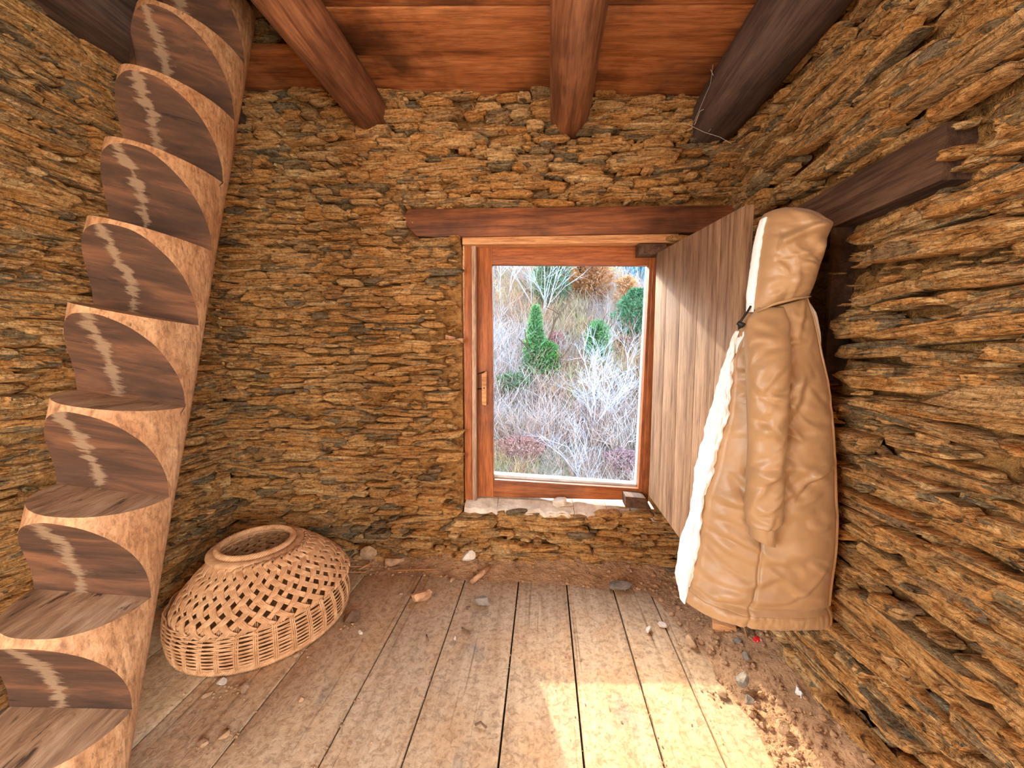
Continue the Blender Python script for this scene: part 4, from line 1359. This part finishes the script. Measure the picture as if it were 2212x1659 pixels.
bare_tree(1265, 640, 4.0, lin(200, 206, 210), 'pale bare tree beside the orange tree on the crest', 14, 3, .5, 3)

def leafy(px, py, h, w, col, label, seed, name='conifer', n=1500, shape='cone', cat='tree', ls=.10, group=None):
    p = px_ground(px, py)
    rr = random.Random(seed)
    root = empty(name, tuple(p), label=label, cat=cat, group=group)
    t = Twigs(); t.branch((0, 0, -.1), np.array([0, 0, 1.0]), h * .7, .03 + .012 * h, lin(120, 92, 72), 2, .5, rr)
    t.build('trunk', M['twig'], root)
    vs, fs, cs = [], [], []
    for i in range(n):
        v = rr.random() ** .8
        if shape == 'cone': rad = w / 2 * (1 - v) ** .75 * (.9 + .25 * nz(v * 7, seed))
        else: rad = w / 2 * math.sqrt(max(0, 1 - (2 * v - 1) ** 2)) * (.9 + .3 * nz(v * 5, seed))
        a = rr.uniform(0, 6.28); q = rad * rr.random() ** .35 * (.85 + .3 * nz(math.cos(a) * 2 + seed, math.sin(a) * 2, v * 5))
        c = np.array([q * math.cos(a), q * math.sin(a), h * (.03 + .97 * v)])
        o_ = np.array([math.cos(a), math.sin(a), rr.uniform(.1, .9)]) + np.array([rr.gauss(0, .5) for _ in range(3)])
        o_ /= np.linalg.norm(o_); s1 = np.cross(o_, [rr.gauss(0, 1), rr.gauss(0, 1), rr.gauss(0, 1)]); s1 /= np.linalg.norm(s1) + 1e-9
        L = ls * rr.uniform(.7, 1.5)
        k = len(vs)
        nrm = np.cross(o_, s1)
        vs += [c - s1 * L * .35, c + s1 * L * .35, c + o_ * L * 1.3, c + nrm * L * .25 + o_ * L * .3]
        fs += [(k, k + 1, k + 3), (k + 1, k + 2, k + 3), (k + 2, k, k + 3)]
        j = rr.uniform(.65, 1.25); cc = tuple(min(1, u * j) for u in col)
        cs += [cc] * 3
    me = mesh_of('crown', vs, fs, False, [M['leaf']]); set_tint(me, cs)
    link('crown', me, root)
    return root
G1, G2 = lin(140, 184, 120), lin(124, 168, 122)
gt = 'green conifers outside'
leafy(1156, 822, 2.7, 1.5, G1, 'tall pointed green conifer left of the window view\'s middle', 1, group=gt, n=2600)
leafy(1184, 822, 1.35, 1.0, lin(122, 176, 96), 'short round green bush at the foot of the pointed conifer', 2, 'evergreen_bush', 1800, 'ball', 'bush')
leafy(1290, 806, 1.9, 1.15, G1, 'egg-shaped green conifer behind the tall white tree', 3, group=gt, n=2300, shape='ball')
leafy(1372, 742, 2.2, 2.1, G2, 'broad green conifer at the right edge of the window view', 4, group=gt, n=2800, shape='ball')
leafy(1190, 672, 3.0, 2.4, lin(146, 168, 132), 'grey-green tree behind the many-stemmed bare tree', 5, 'evergreen_tree', 2200, 'ball', 'tree', .13)
leafy(1250, 650, 3.2, 2.2, lin(226, 172, 112), 'orange-leaved autumn tree on the crest', 6, 'autumn_tree', 1900, 'ball', 'tree', .13)
leafy(1285, 660, 2.2, 2.2, lin(222, 164, 116), 'orange-brown autumn bush on the crest beside the blue forest', 7, 'autumn_bush', 1500, 'ball', 'bush', .12)
leafy(1352, 690, 1.9, 1.4, lin(232, 180, 130), 'orange autumn bush behind the broad green conifer', 8, 'autumn_bush', 1300, 'ball', 'bush', .11)
leafy(1200, 760, .8, .9, lin(226, 164, 150), 'pinkish low shrub above the short round green bush', 9, 'autumn_bush', 700, 'ball', 'bush', .09)
leafy(1110, 850, .7, 1.8, lin(140, 164, 118), 'low spreading green shrub below the pointed conifer', 10, 'evergreen_bush', 900, 'ball', 'bush', .09)
leafy(1125, 985, .55, 1.9, lin(222, 172, 156), 'low reddish shrub patch at the lower left of the window view', 11, 'autumn_bush', 1500, 'ball', 'bush', .06)
leafy(1345, 765, .7, 1.0, lin(224, 176, 142), 'pale orange low shrub under the broad green conifer', 12, 'autumn_bush', 600, 'ball', 'bush', .08)
leafy(1345, 1020, .6, 1.4, lin(216, 176, 170), 'low purplish shrub at the lower right of the window view', 13, 'autumn_bush', 1100, 'ball', 'bush', .06)

# far mountain with its forest, distance haze put into their blue colours
def mt_z(x, y): return -24 + .70 * (min(y, 148) - 70) - .5 * max(0, y - 148) + 2.0 * fbm(x * .05, y * .05, 3, 3)
xs = np.arange(-90, 150, 5.0); ysr = np.arange(60, 170, 5.0)
vs = [(x, y, mt_z(x, y)) for y in ysr for x in xs]; nx = len(xs)
fs = [(j * nx + i, j * nx + i + 1, (j + 1) * nx + i + 1, (j + 1) * nx + i) for j in range(len(ysr) - 1) for i in range(nx - 1)]
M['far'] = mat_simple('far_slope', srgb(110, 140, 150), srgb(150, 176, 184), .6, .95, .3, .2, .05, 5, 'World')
link('far_mountain', mesh_of('far_mountain', vs, fs, True, [M['far']]), kind='structure')
vs, fs, cs = [], [], []
for _ in range(3200):
    y = rs.uniform(88, 150); x = y * rs.uniform(.02, .46)
    z = mt_z(x, y); h = rs.uniform(2.6, 5.0); w = h * rs.uniform(.16, .26)
    base = len(vs)
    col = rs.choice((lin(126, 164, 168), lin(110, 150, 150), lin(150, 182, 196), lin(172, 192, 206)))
    for lv in range(3):
        z0 = z + h * lv * .27; rr_ = w * (1 - .27 * lv)
        k = len(vs)
        for q in range(5):
            an = 1.2566 * q + lv + x
            vs.append((x + rr_ * math.cos(an), y + rr_ * math.sin(an), z0 + rs.uniform(-.1, .1) * h))
        vs.append((x, y, z0 + h * .46))
        for q in range(5):
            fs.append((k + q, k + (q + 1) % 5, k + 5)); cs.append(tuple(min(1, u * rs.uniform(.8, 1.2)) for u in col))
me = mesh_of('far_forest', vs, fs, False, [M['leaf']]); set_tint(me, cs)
link('far_forest', me, label='hazy blue forest covering the far mountainside', cat='forest', kind='stuff')
